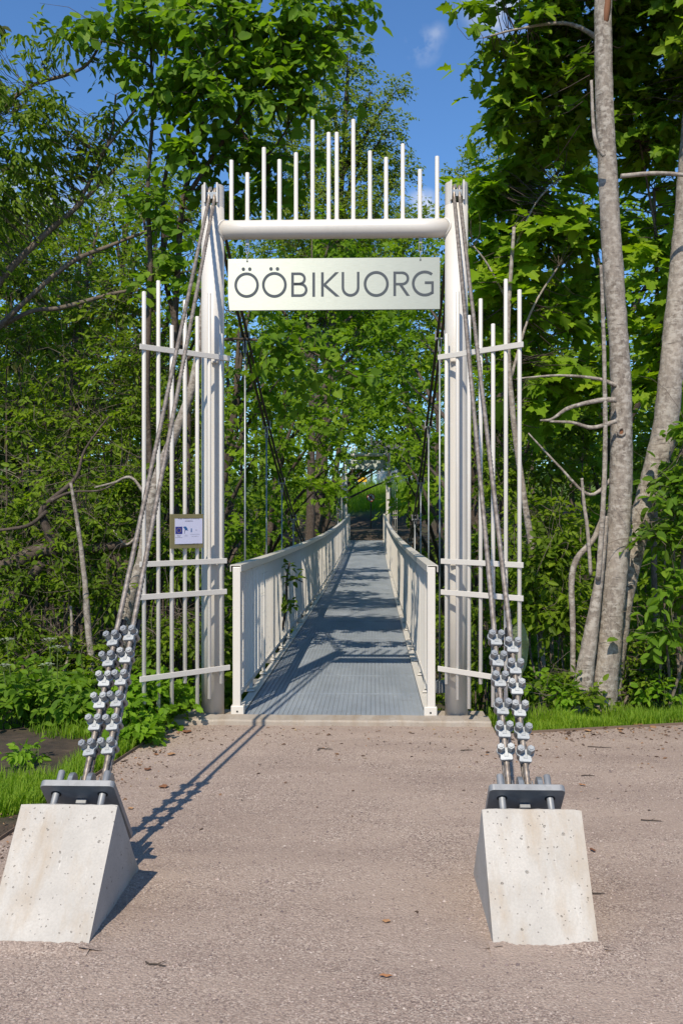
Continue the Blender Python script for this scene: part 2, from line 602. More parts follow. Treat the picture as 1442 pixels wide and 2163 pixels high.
def build_terrain():
    xs = np.unique(np.concatenate([np.linspace(-400, -40, 10), np.linspace(-40, -8, 17), np.linspace(-8, 8, 81), np.linspace(8, 40, 17), np.linspace(40, 400, 10)]))
    ys = np.unique(np.concatenate([np.linspace(-400, -30, 8), np.linspace(-30, -5, 11), np.linspace(-5, 8, 66), np.linspace(8, 40, 33), np.linspace(40, 110, 36), np.linspace(110, 700, 10)]))
    X, Y = np.meshgrid(xs, ys)
    Z = ground_z(X, Y)
    v = np.stack([X.ravel(), Y.ravel(), Z.ravel()], 1)
    nx = len(xs)
    fs_ = [(j * nx + i, j * nx + i + 1, (j + 1) * nx + i + 1, (j + 1) * nx + i) for j in range(len(ys) - 1) for i in range(nx - 1)]
    me = bpy.data.meshes.new('ground')
    me.from_pydata(v.tolist(), [], fs_)
    me.polygons.foreach_set('use_smooth', [True] * len(fs_))
    link_mesh('ground', me, None, M['soil'], 'structure')


build_terrain()

# gravel forecourt: one sheet just above the soil
LEFT_EDGE = [(-1.22, -0.42), (-1.28, -0.95), (-1.37, -1.7), (-1.51, -2.88), (-1.9, -4.0), (-2.9, -5.6), (-5.5, -8.2), (-12, -12)]
RIGHT_EDGE = [(1.19, -0.50), (1.42, -0.484), (2.0, -0.33), (2.635, -0.163), (4.0, 0.12), (8, 0.6), (20, 1.0)]


def build_gravel():
    bm = bmesh.new()
    out = [(-1.20, -0.2)] + LEFT_EDGE + [(-12, -30), (20, -30)] + RIGHT_EDGE[::-1] + [(1.19, -0.2)]
    vs_ = [bm.verts.new((x, y, 0.0)) for x, y in out]
    bm.faces.new(vs_)
    bmesh.ops.recalc_face_normals(bm, faces=bm.faces)
    me = bpy.data.meshes.new('gravel_path')
    bm.to_mesh(me); bm.free()
    link_mesh('gravel_path', me, None, M['gravel'], 'structure')


build_gravel()

# loose stones on the forecourt
def build_pebbles():
    n = 16000
    d = rng.uniform(2.7, 6.6, n) ** 1.0
    px = rng.uniform(-60, 1500, n)
    x = CAM.x + FWD.x * d + RGT.x * (px - 721) / F * d
    y = CAM.y + FWD.y * d + RGT.y * (px - 721) / F * d
    le = np.interp(-y, [-LE[1] for LE in LEFT_EDGE], [LE[0] for LE in LEFT_EDGE])
    ok = (x > le + 0.05) & (y < -0.5)
    x, y = x[ok], y[ok]
    n = len(x)
    s = rng.gamma(3.0, 0.0008, n) + 0.0010
    base = np.array([[1, 0, 0], [-1, 0, 0], [0, 1, 0], [0, -1, 0], [0, 0, 0.75], [0, 0, -0.5]], float)
    tris = np.array([[0, 2, 4], [2, 1, 4], [1, 3, 4], [3, 0, 4]])
    a = rng.uniform(0, 2 * PI, n)
    jit = base[None] * rng.uniform(0.6, 1.3, (n, 6, 3))
    ca, sa = np.cos(a)[:, None], np.sin(a)[:, None]
    vx = jit[..., 0] * ca - jit[..., 1] * sa
    vy = jit[..., 0] * sa + jit[..., 1] * ca
    V = np.stack([vx * s[:, None] + x[:, None], vy * s[:, None] + y[:, None], jit[..., 2] * s[:, None] + 0.001], 2).reshape(-1, 3)
    Fc = (tris[None] + (np.arange(n) * 6)[:, None, None]).reshape(-1, 3)
    me = fast_mesh('gravel', V, Fc, np.repeat(rng.random(n), 4))
    t = NT('loose_stone')
    at = t.new('ShaderNodeAttribute', attribute_name='rnd')
    c = t.ramp(at.outputs['Fac'], [(0.0, (0.13, 0.10, 0.095)), (0.35, (0.25, 0.185, 0.165)), (0.7, (0.42, 0.325, 0.28)), (0.93, (0.46, 0.37, 0.32)), (1.0, (0.54, 0.46, 0.40))])
    t.set(Base_Color=c, Roughness=0.85)
    o = link_mesh('gravel', me, None, t.m, 'stuff')
    tag(o, 'loose pinkish stone grains lying on the forecourt', None)


def fast_mesh(name, V, Fc, rnd=None):
    """V (n,3), Fc (m,k): every face has k corners."""
    me = bpy.data.meshes.new(name)
    m, k = Fc.shape
    me.vertices.add(len(V))
    me.vertices.foreach_set('co', V.astype(np.float32).ravel())
    me.loops.add(m * k)
    me.loops.foreach_set('vertex_index', Fc.astype(np.int32).ravel())
    me.polygons.add(m)
    me.polygons.foreach_set('loop_start', (np.arange(m) * k).astype(np.int32))
    me.polygons.foreach_set('loop_total', np.full(m, k, np.int32))
    if rnd is not None:
        at = me.attributes.new('rnd', 'FLOAT', 'FACE')
        at.data.foreach_set('value', rnd.astype(np.float32))
    me.update(calc_edges=True)
    me.validate()
    return me


build_pebbles()

# metal edging along the gravel
def edging(pts, label):
    o = thing('path_edging', label, 'edging', (pts[0][0], pts[0][1], 0))
    for i in range(len(pts) - 1):
        a, b = Vector((*pts[i], 0)), Vector((*pts[i + 1], 0))
        c = (a + b) / 2
        d = (b - a)
        m = Matrix.Rotation(math.atan2(d.y, d.x), 3, 'Z')
        MB().box((c.x, c.y, 0.0), (d.length - 0.004, 0.006, 0.036), m).build('strip', M['rust'], o)
    return o


M['rust'] = NT('weathered_strip').set(Base_Color=(0.16, 0.11, 0.075), Roughness=0.8)
edging(LEFT_EDGE[:6], 'thin brown edging strip between the left grass and the gravel')
edging(RIGHT_EDGE[1:6], 'thin brown edging strip between the gravel and the grass by the grey trunks')

# ------------------------------------------------------------------ concrete sill
def build_sill():
    o = thing('concrete_sill', 'long low concrete sill across the front of the bridge deck', 'sill', (0, -0.2, 0))
    mb = MB()
    xs = np.linspace(-1.21, 1.18, 25)
    fr = [-0.285 + random.uniform(-0.006, 0.006) for _ in xs]
    top = [0.040 + random.uniform(-0.003, 0.003) for _ in xs]
    v, f = [], []
    for i, x in enumerate(xs):
        v += [(x, fr[i] - 0.012, -0.12), (x, fr[i] - 0.004, top[i] - 0.012), (x, fr[i] + 0.010, top[i]), (x, -0.095, top[i] + 0.002), (x, -0.095, -0.12)]
    for i in range(len(xs) - 1):
        for k in range(4):
            a = i * 5 + k
            f.append((a, a + 5, a + 6, a + 1))
    f.append((0, 1, 2, 3, 4)); e = (len(xs) - 1) * 5
    f.append((e + 4, e + 3, e + 2, e + 1, e))
    mb.add(v, f)
    mb.build('sill', M['sill'], o)
    # pedestals under the posts
    for s in (-1, 1):
        MB().box((s * 0.9465, 0.06, -0.28), (0.46, 0.29, 0.60)).build('footing', M['sill'], o, bevel=0.01)


build_sill()

# ------------------------------------------------------------------ gate
PX = 0.9465                   # half distance between posts
PR = 0.0885
PTOP = 4.14


def post_mesh(mb, x, slot_z=3.97, top=PTOP, r=PR, z0=-0.02):
    n = 40
    ri = r - 0.012
    zs = [z0, 1.3, 2.7, slot_z, top - 0.004, top]
    half = 0.043

    def ring(rad, z):
        return [Vector((x + rad * math.cos(2 * PI * k / n), rad * math.sin(2 * PI * k / n), z)) for k in range(n)]
    b = len(mb.v)
    for z in zs[:4]:
        mb.v += ring(r, z)
    for i in range(3):
        for k in range(n):
            k2 = (k + 1) % n
            mb.f.append([b + i * n + k, b + i * n + k2, b + (i + 1) * n + k2, b + (i + 1) * n + k]); mb.s.append(True)
    mb.f.append([b + k for k in range(n)][::-1]); mb.s.append(False)
    mb.f.append([b + 3 * n + k for k in range(n)]); mb.s.append(False)
    # two cheeks left of the pipe wall above the slot
    a0 = math.asin(half / r)
    for sgn in (0, 1):
        start = a0 - PI / 2 + sgn * PI
        end = PI / 2 - a0 + sgn * PI
        m = 16
        outl = [(x + r * math.cos(start + (end - start) * i / m), r * math.sin(start + (end - start) * i / m)) for i in range(m + 1)]
        a1 = math.asin(half / ri)
        s2, e2 = a1 - PI / 2 + sgn * PI, PI / 2 - a1 + sgn * PI
        inl = [(x + ri * math.cos(e2 + (s2 - e2) * i / m), ri * math.sin(e2 + (s2 - e2) * i / m)) for i in range(m + 1)]
        mb.prism(outl + inl, slot_z + 0.001, top, lambda u, v, h: Vector((u, v, h)))
        xs = x + (half + 0.005) * (1 if sgn == 0 else -1)
        mb.box((xs, 0, (slot_z + top) / 2 + 0.012), (0.012, 2 * r + 0.02, top - slot_z - 0.02))


ROD_TOPS = [(488, 336), (522, 363), (557, 310), (590, 336), (625, 322), (660, 253), (694, 280), (711, 280), (746, 253), (781, 320), (815, 334), (850, 306), (886, 360), (922, 333)]


def build_gate(name, label):
    o = thing(name, label, 'gate', (0, 0, 0.0))
    for s in (-1, 1):
        mb = MB(); post_mesh(mb, s * PX)
        p = mb.build('post', M['paint'], o)
        sd = MB().box((s * PX, 0, 4.055), (0.078, 0.12, 0.05))
        sd.tube([(s * PX - 0.035, 0, 4.085), (s * PX + 0.035, 0, 4.085)], 0.028, 14)
        sd.build('saddle', M['galv'], p)
        MB().tube([(s * PX - 0.012, -0.03, 4.10), (s * PX - 0.012, -0.03, 4.128)], 0.012, 6, smooth=False).build('bolt', M['galv_dull'], p)
    zb = 3.80
    bm_ = MB()
    x0 = PX - 0.055
    bm_.tube([(-x0, 0, zb), (-x0 + 0.2, 0, zb), (0, 0, zb), (x0 - 0.2, 0, zb), (x0, 0, zb)], 0.0735, 36)
    beam = bm_.build('crossbeam', M['paint'], o)
    for s in (-1, 1):
        w_ = MB()
        pts = []
        for k in range(25):
            a = 2 * PI * k / 24
            yy, zz = 0.074 * math.cos(a), 0.074 * math.sin(a)
            xx = PX - math.sqrt(max(PR ** 2 - yy ** 2, 0)) - 0.002
            pts.append((s * xx, yy, zb + zz))
        w_.tube(pts, 0.009, 6, caps=False)
        w_.build('weld', M['paint'], beam)
    for px, py in ROD_TOPS:
        x = CAM.x + (px - 789 + 0.0) * 7.55 / F
        top = 1.6 + (1081.5 - py) * 7.55 / F
        MB().tube([(x, 0, zb + 0.05), (x, 0, zb + 0.074), (x, 0, zb + 0.080), (x, 0, zb + 0.082), (x, 0, top - 0.003), (x, 0, top)], [0.021, 0.021, 0.019, 0.0165, 0.0165, 0.0145], 14).build('upright_rod', M['paint'], o)
    return o


gate = build_gate('entrance_gate', 'near cream tubular steel gate with uneven upright rods along its crossbeam')

# ------------------------------------------------------------------ flared side screens
ROD_X = [0.035, 0.145, 0.255, 0.365, 0.48, 0.595, 0.715]     # from inner to outer end
TOPS = {-1: [705, 619, 668.5, 634, 687, 593, 616], 1: [705, 616, 666, 631, 684, 589.5, 612]}
BOTS = {-1: [1444, 1476, 1496, 1443, 1490, 1500, 1488], 1: [1445, 1478, 1497, 1445, 1493, 1500, 1472]}
BAR_Y = [755, 1185, 1250, 1412]
S_IN = Vector((0.835, -0.115, 0))
S_OUT = Vector((1.372, -0.655, 0))


def build_screen(s, label):
    a = Vector((s * S_IN.x, S_IN.y, 0)); b = Vector((s * S_OUT.x, S_OUT.y, 0))
    u = (b - a).normalized()
    nrm = Vector((-u.y, u.x, 0))
    if nrm.y > 0: nrm = -nrm
    o = thing('side_screen', label, 'screen', (a.x, a.y, 0))
    m = Matrix((u, nrm, Vector((0, 0, 1)))).transposed()
    for i, t in enumerate(ROD_X):
        p = a + u * t
        rel = p - CAM
        d = rel.dot(FWD)
        top = 1.6 + (1081.5 - TOPS[s][i]) * d / F
        bot = 1.6 + (1081.5 - BOTS[s][i]) * d / F
        MB().tube([(p.x, p.y, bot), (p.x, p.y, bot + 0.002), (p.x, p.y, top - 0.003), (p.x, p.y, top)], [0.012, 0.015, 0.015, 0.0125], 14).build('upright_rod', M['paint'], o)
    for k, y in enumerate(BAR_Y):
        z = 1.6 + (1081.5 - y) * 7.42 / F
        ext = 0.03 if k in (0, 3) else 0.0
        c = a + u * (0.735 / 2 + 0.01 - ext / 2) + nrm * 0.017
        bar = MB().box((c.x, c.y, z), (0.765 + ext, 0.012, 0.040), m).build('crossbar', M['paint'], o, bevel=0.002, seg=1)
        e = a + u * 0.742 + nrm * 0.0245
        MB().tube([e, e + nrm * 0.004], 0.006, 8).build('bolt', M['galv_dull'], bar)
        # clamp strap to the post
        if k in (0, 1, 3):
            q = Vector((s * PX, 0, z))
            st = MB()
            st.box((s * (PX - 0.03), -0.10, z - 0.026), (0.05, 0.03, 0.012))
            st.build('bracket', M['paint'], bar)
    return o


scr_l = build_screen(-1, 'flared cream rod screen carrying the information plate')
scr_r = build_screen(1, 'flared cream rod screen beside the grey tree, without a plate')

# ------------------------------------------------------------------ name sign
SIGN_W, SIGN_H = 1.646, 0.402
SX0 = CAM.x + (481 - 789) * 7.55 / F
SZ0 = 1.6 + (1081.5 - 655) * 7.55 / F
UN = SIGN_W / 1290


def sign_mat():
    t = NT('brushed_steel_plate')
    v = t.coord((3, 1, 120))
    n = t.noise(v, 5, 4)
    g = t.noise(t.coord(), 45, 3)
    c = t.mix(t.ramp(n, [(0.3, 0.0), (0.7, 1.0)]), (0.33, 0.36, 0.325), (0.41, 0.435, 0.395))
    t.bump(t.math('ADD', n, g), 0.05, 0.002)
    cx_ = t.new('ShaderNodeCombineXYZ'); cx_.inputs[2].default_value = 1.0
    t.l.new(cx_.outputs[0], t.b.inputs['Tangent'])
    t.b.inputs['Anisotropic'].default_value = 0.85
    return t.set(Base_Color=c, Roughness=0.50, Metallic=0.5)


M['sign'] = sign_mat()


def ring_poly(cx, cy, rx, ry, w, a0=0.0, a1=2 * PI, n=56):
    out, inn = [], []
    for i in range(n + 1):
        a = a0 + (a1 - a0) * i / n
        out.append((cx + rx * math.cos(a), cy + ry * math.sin(a)))
        inn.append((cx + (rx - w) * math.cos(a), cy + (ry - w) * math.sin(a)))
    return out, inn


def strip(mb, outer, inner, to3, h):
    n = len(outer)
    pts = [to3(*p, 0) for p in outer] + [to3(*p, 0) for p in inner] + [to3(*p, h) for p in outer] + [to3(*p, h) for p in inner]
    fs_ = []
    for i in range(n - 1):
        fs_ += [(2 * n + i, 2 * n + i + 1, 3 * n + i + 1, 3 * n + i), (i, i + 1, 2 * n + i + 1, 2 * n + i), (n + i + 1, n + i, 3 * n + i, 3 * n + i + 1)]
    fs_ += [(0, 2 * n, 3 * n, n), (n - 1, 2 * n - 1, 4 * n - 1, 3 * n - 1)]
    mb.add(pts, fs_)


def build_sign():
    yf = -0.012
    o = thing('name_sign', 'brushed steel name sign hanging on chains under the near crossbeam, reading ÖÖBIKUORG', 'sign', (SX0 + SIGN_W / 2, 0, SZ0))
    panel = MB().box((SX0 + SIGN_W / 2, 0, SZ0 + SIGN_H / 2), (SIGN_W, 0.02, SIGN_H)).build('sign_panel', M['sign'], o, bevel=0.0015, seg=1)
    sx, sy = 60, 388

    def to3(px, py, h):
        yy = py - 0  # photo pixels of the enlarged view
        v = (sy - 6.5 * (px - 60) / 1290 - yy) * UN
        return Vector((SX0 + (px - sx) * UN, -0.0102 - h, SZ0 + v))
    H = 0.0022

    def letter(fn):
        mb = MB(); fn(mb)
        mb.build('letter', M['letter'], o)

    def bar(mb, pts):
        mb.prism(pts, 0, H, to3)

    def disc(mb, cx, cy, r):
        mb.prism([(cx + r * math.cos(2 * PI * i / 20), cy + r * math.sin(2 * PI * i / 20)) for i in range(20)], 0, H, to3)

    def full(mb, cx, cy, rx, ry, w, a0=0, a1=2 * PI):
        o_, i_ = ring_poly(cx, cy, rx, ry, w, a0, a1)
        strip(mb, o_, i_, to3, H)
    W = 16

    def OO1(mb):
        full(mb, 174.5, 232.5, 75, 77, W); disc(mb, 154.5, 135, 10.5); disc(mb, 194, 135, 10.5)

    def OO2(mb):
        full(mb, 344, 231.5, 75.5, 78, W); disc(mb, 323.5, 134, 10.5); disc(mb, 363, 134, 10.5)

    def B(mb):
        bar(mb, [(447, 157), (463, 157), (463, 304), (447, 304)])
        # upper bowl
        for (y0, y1, xr) in ((157, 233, 536), (220, 304, 546)):
            r = (y1 - y0) / 2
            xc = xr - r
            bar(mb, [(463, y0), (xc, y0), (xc, y0 + 14), (463, y0 + 14)])
            bar(mb, [(463, y1 - 14), (xc, y1 - 14), (xc, y1), (463, y1)])
            full(mb, xc, (y0 + y1) / 2, r, r, 15, -PI / 2, PI / 2)

    def I(mb):
        bar(mb, [(576, 157), (592, 157), (592, 303.5), (576, 303.5)])

    def K(mb):
        bar(mb, [(629, 156), (645, 156), (645, 303), (629, 303)])
        bar(mb, [(645, 226), (715, 156), (736, 156), (659, 230), (741, 303), (718, 303), (645, 240)])

    def U(mb):
        bar(mb, [(754, 155), (769, 155), (769, 250), (754, 250)])
        bar(mb, [(847, 154), (862, 154), (862, 250), (847, 250)])
        full(mb, 808, 250, 54, 54, 15.5, 0, PI)

    def O(mb):
        full(mb, 964, 227.5, 76, 78, W)

    def RR(mb):
        bar(mb, [(1068, 153), (1084, 153), (1084, 300), (1068, 300)])
        bar(mb, [(1084, 153), (1122, 153), (1122, 167), (1084, 167)])
        bar(mb, [(1084, 222), (1122, 222), (1122, 236), (1084, 236)])
        full(mb, 1122, 194.5, 41.5, 41.5, 15, -PI / 2, PI / 2)
        bar(mb, [(1104, 236), (1123, 236), (1167, 299), (1147, 299)])

    def G(mb):
        full(mb, 1258, 225.5, 78, 78, W, R(52), R(308))
        bar(mb, [(1258, 213), (1312, 213), (1312, 228), (1258, 228)])
        bar(mb, [(1297, 228), (1312, 228), (1312, 286), (1300, 291), (1297, 280)])
    for fn in (OO1, OO2, B, I, K, U, O, RR, G):
        letter(fn)
    # chains
    for px in (522, 887):
        x = CAM.x + (px - 789) * 7.55 / F
        zt = 3.80 - 0.07
        ztop = SZ0 + SIGN_H
        lug = MB().box((x, 0, zt - 0.022), (0.026, 0.012, 0.05)).build('lug', M['galv'], o)

        def link(zc, hh, rot):
            pts = []
            for i in range(25):
                a = 2 * PI * i / 24
                u = 0.011 * math.cos(a)
                v = (hh - 0.011) * (1 if math.sin(a) > 0 else -1) * (1 if abs(math.sin(a)) > 1e-6 else 0) + 0.011 * math.sin(a)
                pts.append(Vector((x + (u if not rot else 0), (u if rot else 0), zc + v)))
            MB().tube(pts, 0.0035, 7, caps=False).build('chain_link', M['galv'], lug)
        gap = (zt - 0.045) - (ztop - 0.022)
        hl = gap / 4 + 0.006
        link(zt - 0.045 - hl + 0.008, hl, False)
        link(ztop - 0.022 + hl - 0.006, hl, True)
        MB().tube([(x, -0.0115, ztop - 0.02), (x, -0.0105, ztop - 0.02)], 0.007, 10).build('hole', M['dark'], panel)
    return o


sign = build_sign()

# ------------------------------------------------------------------ information plate
def text_mesh(body, size, to_world, mat, parent, name='text_line', align='CENTER'):
    cu = bpy.data.curves.new('t', 'FONT')
    cu.body = body
    cu.size = size
    cu.align_x = align
    cu.resolution_u = 2
    to = bpy.data.objects.new('t', cu)
    COL.objects.link(to)
    dg = bpy.context.evaluated_depsgraph_get()
    me = bpy.data.meshes.new_from_object(to.evaluated_get(dg))
    bpy.data.objects.remove(to)
    off = root_loc(parent)
    for v in me.vertices:
        v.co = to_world(v.co.x, v.co.y) - off
    me.materials.clear()
    me.materials.append(mat)
    me.name = name
    return link_mesh(name, me, parent)


def build_info():
    s = -1
    a = Vector((s * S_IN.x, S_IN.y, 0)); b = Vector((s * S_OUT.x, S_OUT.y, 0))
    u = (a - b).normalized()            # left to right on the plate
    nrm = Vector((-u.y, u.x, 0))
    if nrm.y > 0: nrm = -nrm
    Z = Vector((0, 0, 1))
    # plate spans the inner-middle rods
    t_r, t_l = 0.225, 0.515
    cc = a - u * ((t_l + t_r) / 2) + nrm * 0.030
    d = (cc - CAM).dot(FWD)
    zc = 1.6 + (1081.5 - 1122) * d / F
    Wd, Ht = (t_l - t_r), 72 * d / F
    o = thing('information_plate', 'small olive board with a white printed notice and logos on the rods', 'notice board', (cc.x, cc.y, zc))
    m = Matrix((u, nrm, Z)).transposed()
    MB().box((cc.x, cc.y, zc), (Wd, 0.012, Ht), m).build('board', M['olive'], o, bevel=0.001, seg=1)
    pc = cc + u * 0.014 + nrm * 0.0075
    pw, ph = Wd * 0.84, Ht * 0.74
    pap = MB().box((pc.x, pc.y, zc), (pw, 0.002, ph), m).build('notice', M['paper'], o)

    def W_(x, y, h=0.0016):
        return pc + u * x + nrm * h + Z * (zc + y)
    Wv = lambda x, y: W_(x, y)
    k = pw / 250.0                       # enlarged-photo units

    def q(px, py):
        return (px - 540) * k, (272 - py) * k
    text_mesh('Rõuge Ööbikuoru turismitaristu', 15 * k, lambda x, y: Wv(x, y + q(0, 180)[1]), M['ink'], pap)
    text_mesh('arendamine', 15 * k, lambda x, y: Wv(x, y + q(0, 199)[1]), M['ink'], pap)
    text_mesh('Projekt viidi ellu aastatel 2019-2022', 12 * k, lambda x, y: Wv(x, y + q(0, 374)[1]), M['ink'], pap)
    x0, y0 = q(419, 292); x1, y1 = q(480, 237)
    fl = MB(); fl.prism([(x0, y0), (x1, y0), (x1, y1), (x0, y1)], 0.0012, 0.0018, lambda a_, b_, h: W_(a_, b_, h)); fl.build('flag', M['blue'], pap)
    st = MB()
    for i in range(12):
        an = 2 * PI * i / 12
        cx, cy_ = (x0 + x1) / 2 + 17 * k * math.cos(an), (y0 + y1) / 2 + 17 * k * math.sin(an)
        st.prism([(cx + (3.4 if j % 2 == 0 else 1.5) * k * math.sin(j * PI / 5), cy_ + (3.4 if j % 2 == 0 else 1.5) * k * math.cos(j * PI / 5)) for j in range(10)], 0.0018, 0.0022, lambda a_, b_, h: W_(a_, b_, h))
    st.build('flag_stars', M['gold'], pap)
    for i, tx in enumerate(('Euroopa Liit', 'Euroopa', 'Regionaalarengu Fond')):
        text_mesh(tx, 7 * k, lambda x, y, i=i: Wv(x + q(449, 0)[0], y + q(0, 304 + 8 * i)[1]), M['ink'], pap)
    sw = [(487, 243), (497, 236), (512, 236), (524, 248), (532, 270), (520, 264), (508, 266), (502, 258), (496, 248)]
    s1 = MB(); s1.prism([q(*p) for p in sw], 0.0012, 0.0018, lambda a_, b_, h: W_(a_, b_, h)); s1.build('bird_emblem', M['teal'], pap)
    s2 = MB(); s2.prism([q(*p) for p in [(503, 262), (506, 266), (502, 280), (501, 292), (499, 292), (499, 278)]], 0.0012, 0.0018, lambda a_, b_, h: W_(a_, b_, h)); s2.build('bird_tail', M['ink'], pap)
    text_mesh('Eesti', 7 * k, lambda x, y: Wv(x + q(514, 0)[0], y + q(0, 303)[1]), M['ink'], pap)
    text_mesh('tuleviku heaks', 6 * k, lambda x, y: Wv(x + q(514, 0)[0], y + q(0, 310)[1]), M['ink'], pap)
    lions = MB()
    for i in range(3):
        lions.prism([q(557, 252 + 10 * i), q(568, 252 + 10 * i), q(568, 258 + 10 * i), q(557, 260 + 10 * i)], 0.0012, 0.0018, lambda a_, b_, h: W_(a_, b_, h))
    lions.build('crest', M['teal'], pap)
    text_mesh('EAS', 9 * k, lambda x, y: Wv(x + q(608, 0)[0], y + q(0, 268)[1]), M['ink'], pap)
    text_mesh('Ettevõtluse Arendamise SA', 6 * k, lambda x, y: Wv(x + q(596, 0)[0], y + q(0, 314)[1]), M['ink'], pap)
    ln = MB(); x0, y0 = q(553, 297); x1, _ = q(640, 297)
    ln.prism([(x0, y0), (x1, y0), (x1, y0 + 1.0 * k), (x0, y0 + 1.0 * k)], 0.0012, 0.0016, lambda a_, b_, h: W_(a_, b_, h)); ln.build('rule_line', M['ink'], pap)


build_info()

# ------------------------------------------------------------------ ropes
def rope_mesh(path, r, twist_pitch=0.19, lobes=6, step=0.016, plain_after=None):
    """Steel rope: a lobed section turned along its path, so the strands are real."""
    path = [Vector(p) for p in path]
    cum = [0.0]
    for i in range(1, len(path)):
        cum.append(cum[-1] + (path[i] - path[i - 1]).length)
    tot = cum[-1]
    ss = []
    s = 0.0
    while s < tot:
        ss.append(s)
        s += step if plain_after is None or s < plain_after else step * 5
    ss.append(tot)
    ca = np.array(cum); pa = np.array([tuple(p) for p in path])
    pts = np.stack([np.interp(ss, ca, pa[:, i]) for i in range(3)], 1)
    tan = np.gradient(pts, axis=0)
    tan /= np.linalg.norm(tan, axis=1)[:, None] + 1e-12
    ux = np.array([1.0, 0, 0])
    e1 = ux[None] - tan * (tan @ ux)[:, None]
    e1 /= np.linalg.norm(e1, axis=1)[:, None]
    e2 = np.cross(tan, e1)
    n = lobes * 2
    ang = np.arange(n) * 2 * PI / n
    rr = np.where(np.arange(n) % 2 == 0, r, r * 0.80)
    th = ang[None] + (np.array(ss) / twist_pitch * 2 * PI)[:, None]
    V = pts[:, None] + rr[None, :, None] * (np.cos(th)[..., None] * e1[:, None] + np.sin(th)[..., None] * e2[:, None])
    m = len(ss)
    i, k = np.meshgrid(np.arange(m - 1), np.arange(n), indexing='ij')
    k2 = (k + 1) % n
    Fc = np.stack([i * n + k, i * n + k2, (i + 1) * n + k2, (i + 1) * n + k], -1).reshape(-1, 4)
    return V.reshape(-1, 3), Fc


ANCH = Vector((0, -3.30, 0.30))
TOPP = Vector((0, -0.02, 4.06))
CDIR = (TOPP - ANCH).normalized()
CN = Vector((0, -CDIR.z, CDIR.y))      # faces the viewer and up
if CN.y > 0: CN = -CN
CAB_DX_LOW, CAB_DX_TOP = 0.043, 0.021


def zcable(y):
    t = y / L
    return 4.105 + RISE * t - 4 * 3.9 * t * (1 - t)


def rope_pt(s, j, f):
    """Point at fraction f on the backstay of side s (+-1), rope j (+-1)."""
    p = ANCH.lerp(TOPP, f)
    x = s * PX + j * (CAB_DX_LOW + (CAB_DX_TOP - CAB_DX_LOW) * f)
    return Vector((x, p.y, p.z))


side_word = {-1: 'plate', 1: 'tree'}
for s in (-1, 1):
    for j in (-1, 1):
        x = s * PX + j * CAB_DX_TOP
        path = [rope_pt(s, j, f) for f in np.linspace(0.012, 0.985, 40)]
        path += [Vector((x, -0.03, 4.108)), Vector((x, 0.0, 4.122)), Vector((x, 0.05, 4.105))]
        n_back = len(path)
        path += [Vector((x, y, zcable(y))) for y in np.linspace(0.3, L - 0.3, 60)]
        path += [Vector((x, L + 3.2, 0.6))]
        V, Fc = rope_mesh(path[:n_back], 0.0145)
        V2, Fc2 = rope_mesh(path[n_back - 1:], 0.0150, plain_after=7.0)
        which = {(-1, -1): 'outer steel rope of the pair in front of the information plate', (-1, 1): 'inner steel rope of the pair in front of the information plate',
                 (1, -1): 'inner steel rope of the pair on the burdock leaf side', (1, 1): 'outer steel rope of the pair on the burdock leaf side'}[(s, j)]
        o = thing('suspension_rope', which + ', clamped below', 'steel rope', rope_pt(s, j, 0.012), 'suspension ropes of the footbridge')
        off = np.array(o.location)
        me = fast_mesh('rope', V - off, Fc)
        me.polygons.foreach_set('use_smooth', [True] * len(Fc))
        link_mesh('rope', me, o, M['rope'])
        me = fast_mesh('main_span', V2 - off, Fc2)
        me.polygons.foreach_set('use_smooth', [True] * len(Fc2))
        link_mesh('main_span', me, o, M['umber'])['label'] = 'dark brown length of the rope between the two gates'
        # the returned dead end behind it, with a black sleeve on its tip
        end_f = 0.196 if s < 0 else 0.188
        dx = 0.010 if s < 0 else -0.006
        dead = [rope_pt(s, j, f) - CN * (0.033 - 0.025 * max(0, (0.07 - f) / 0.07)) + Vector((dx, 0, 0)) for f in np.linspace(0.005, end_f, 14)]
        V, Fc = rope_mesh(dead, 0.0140)
        me = fast_mesh('dead_end', V - off, Fc)
        me.polygons.foreach_set('use_smooth', [True] * len(Fc))
        link_mesh('dead_end', me, o, M['rope'])
        tip = [dead[-2], dead[-1], dead[-1] + CDIR * 0.035 + Vector((0.004, 0, 0))]
        MB().tube(tip, 0.0175, 14).build('end_sleeve', M['rubber'], o)

# ------------------------------------------------------------------ rope clamps
def hexa(mb, c, r, h0, h1, to3, ch=0.003):
    p = [(c[0] + r * math.cos(PI / 6 + i * PI / 3), c[1] + r * math.sin(PI / 6 + i * PI / 3)) for i in range(6)]
    mb.prism(p, h0, h1 - ch, to3)
    pts = [to3(u, v, h1 - ch) for u, v in p] + [to3(c[0] + (u - c[0]) * 0.86, c[1] + (v - c[1]) * 0.86, h1) for u, v in p]
    mb.add(pts, [(i, (i + 1) % 6, 6 + (i + 1) % 6, 6 + i) for i in range(6)] + [tuple(range(6, 12))])


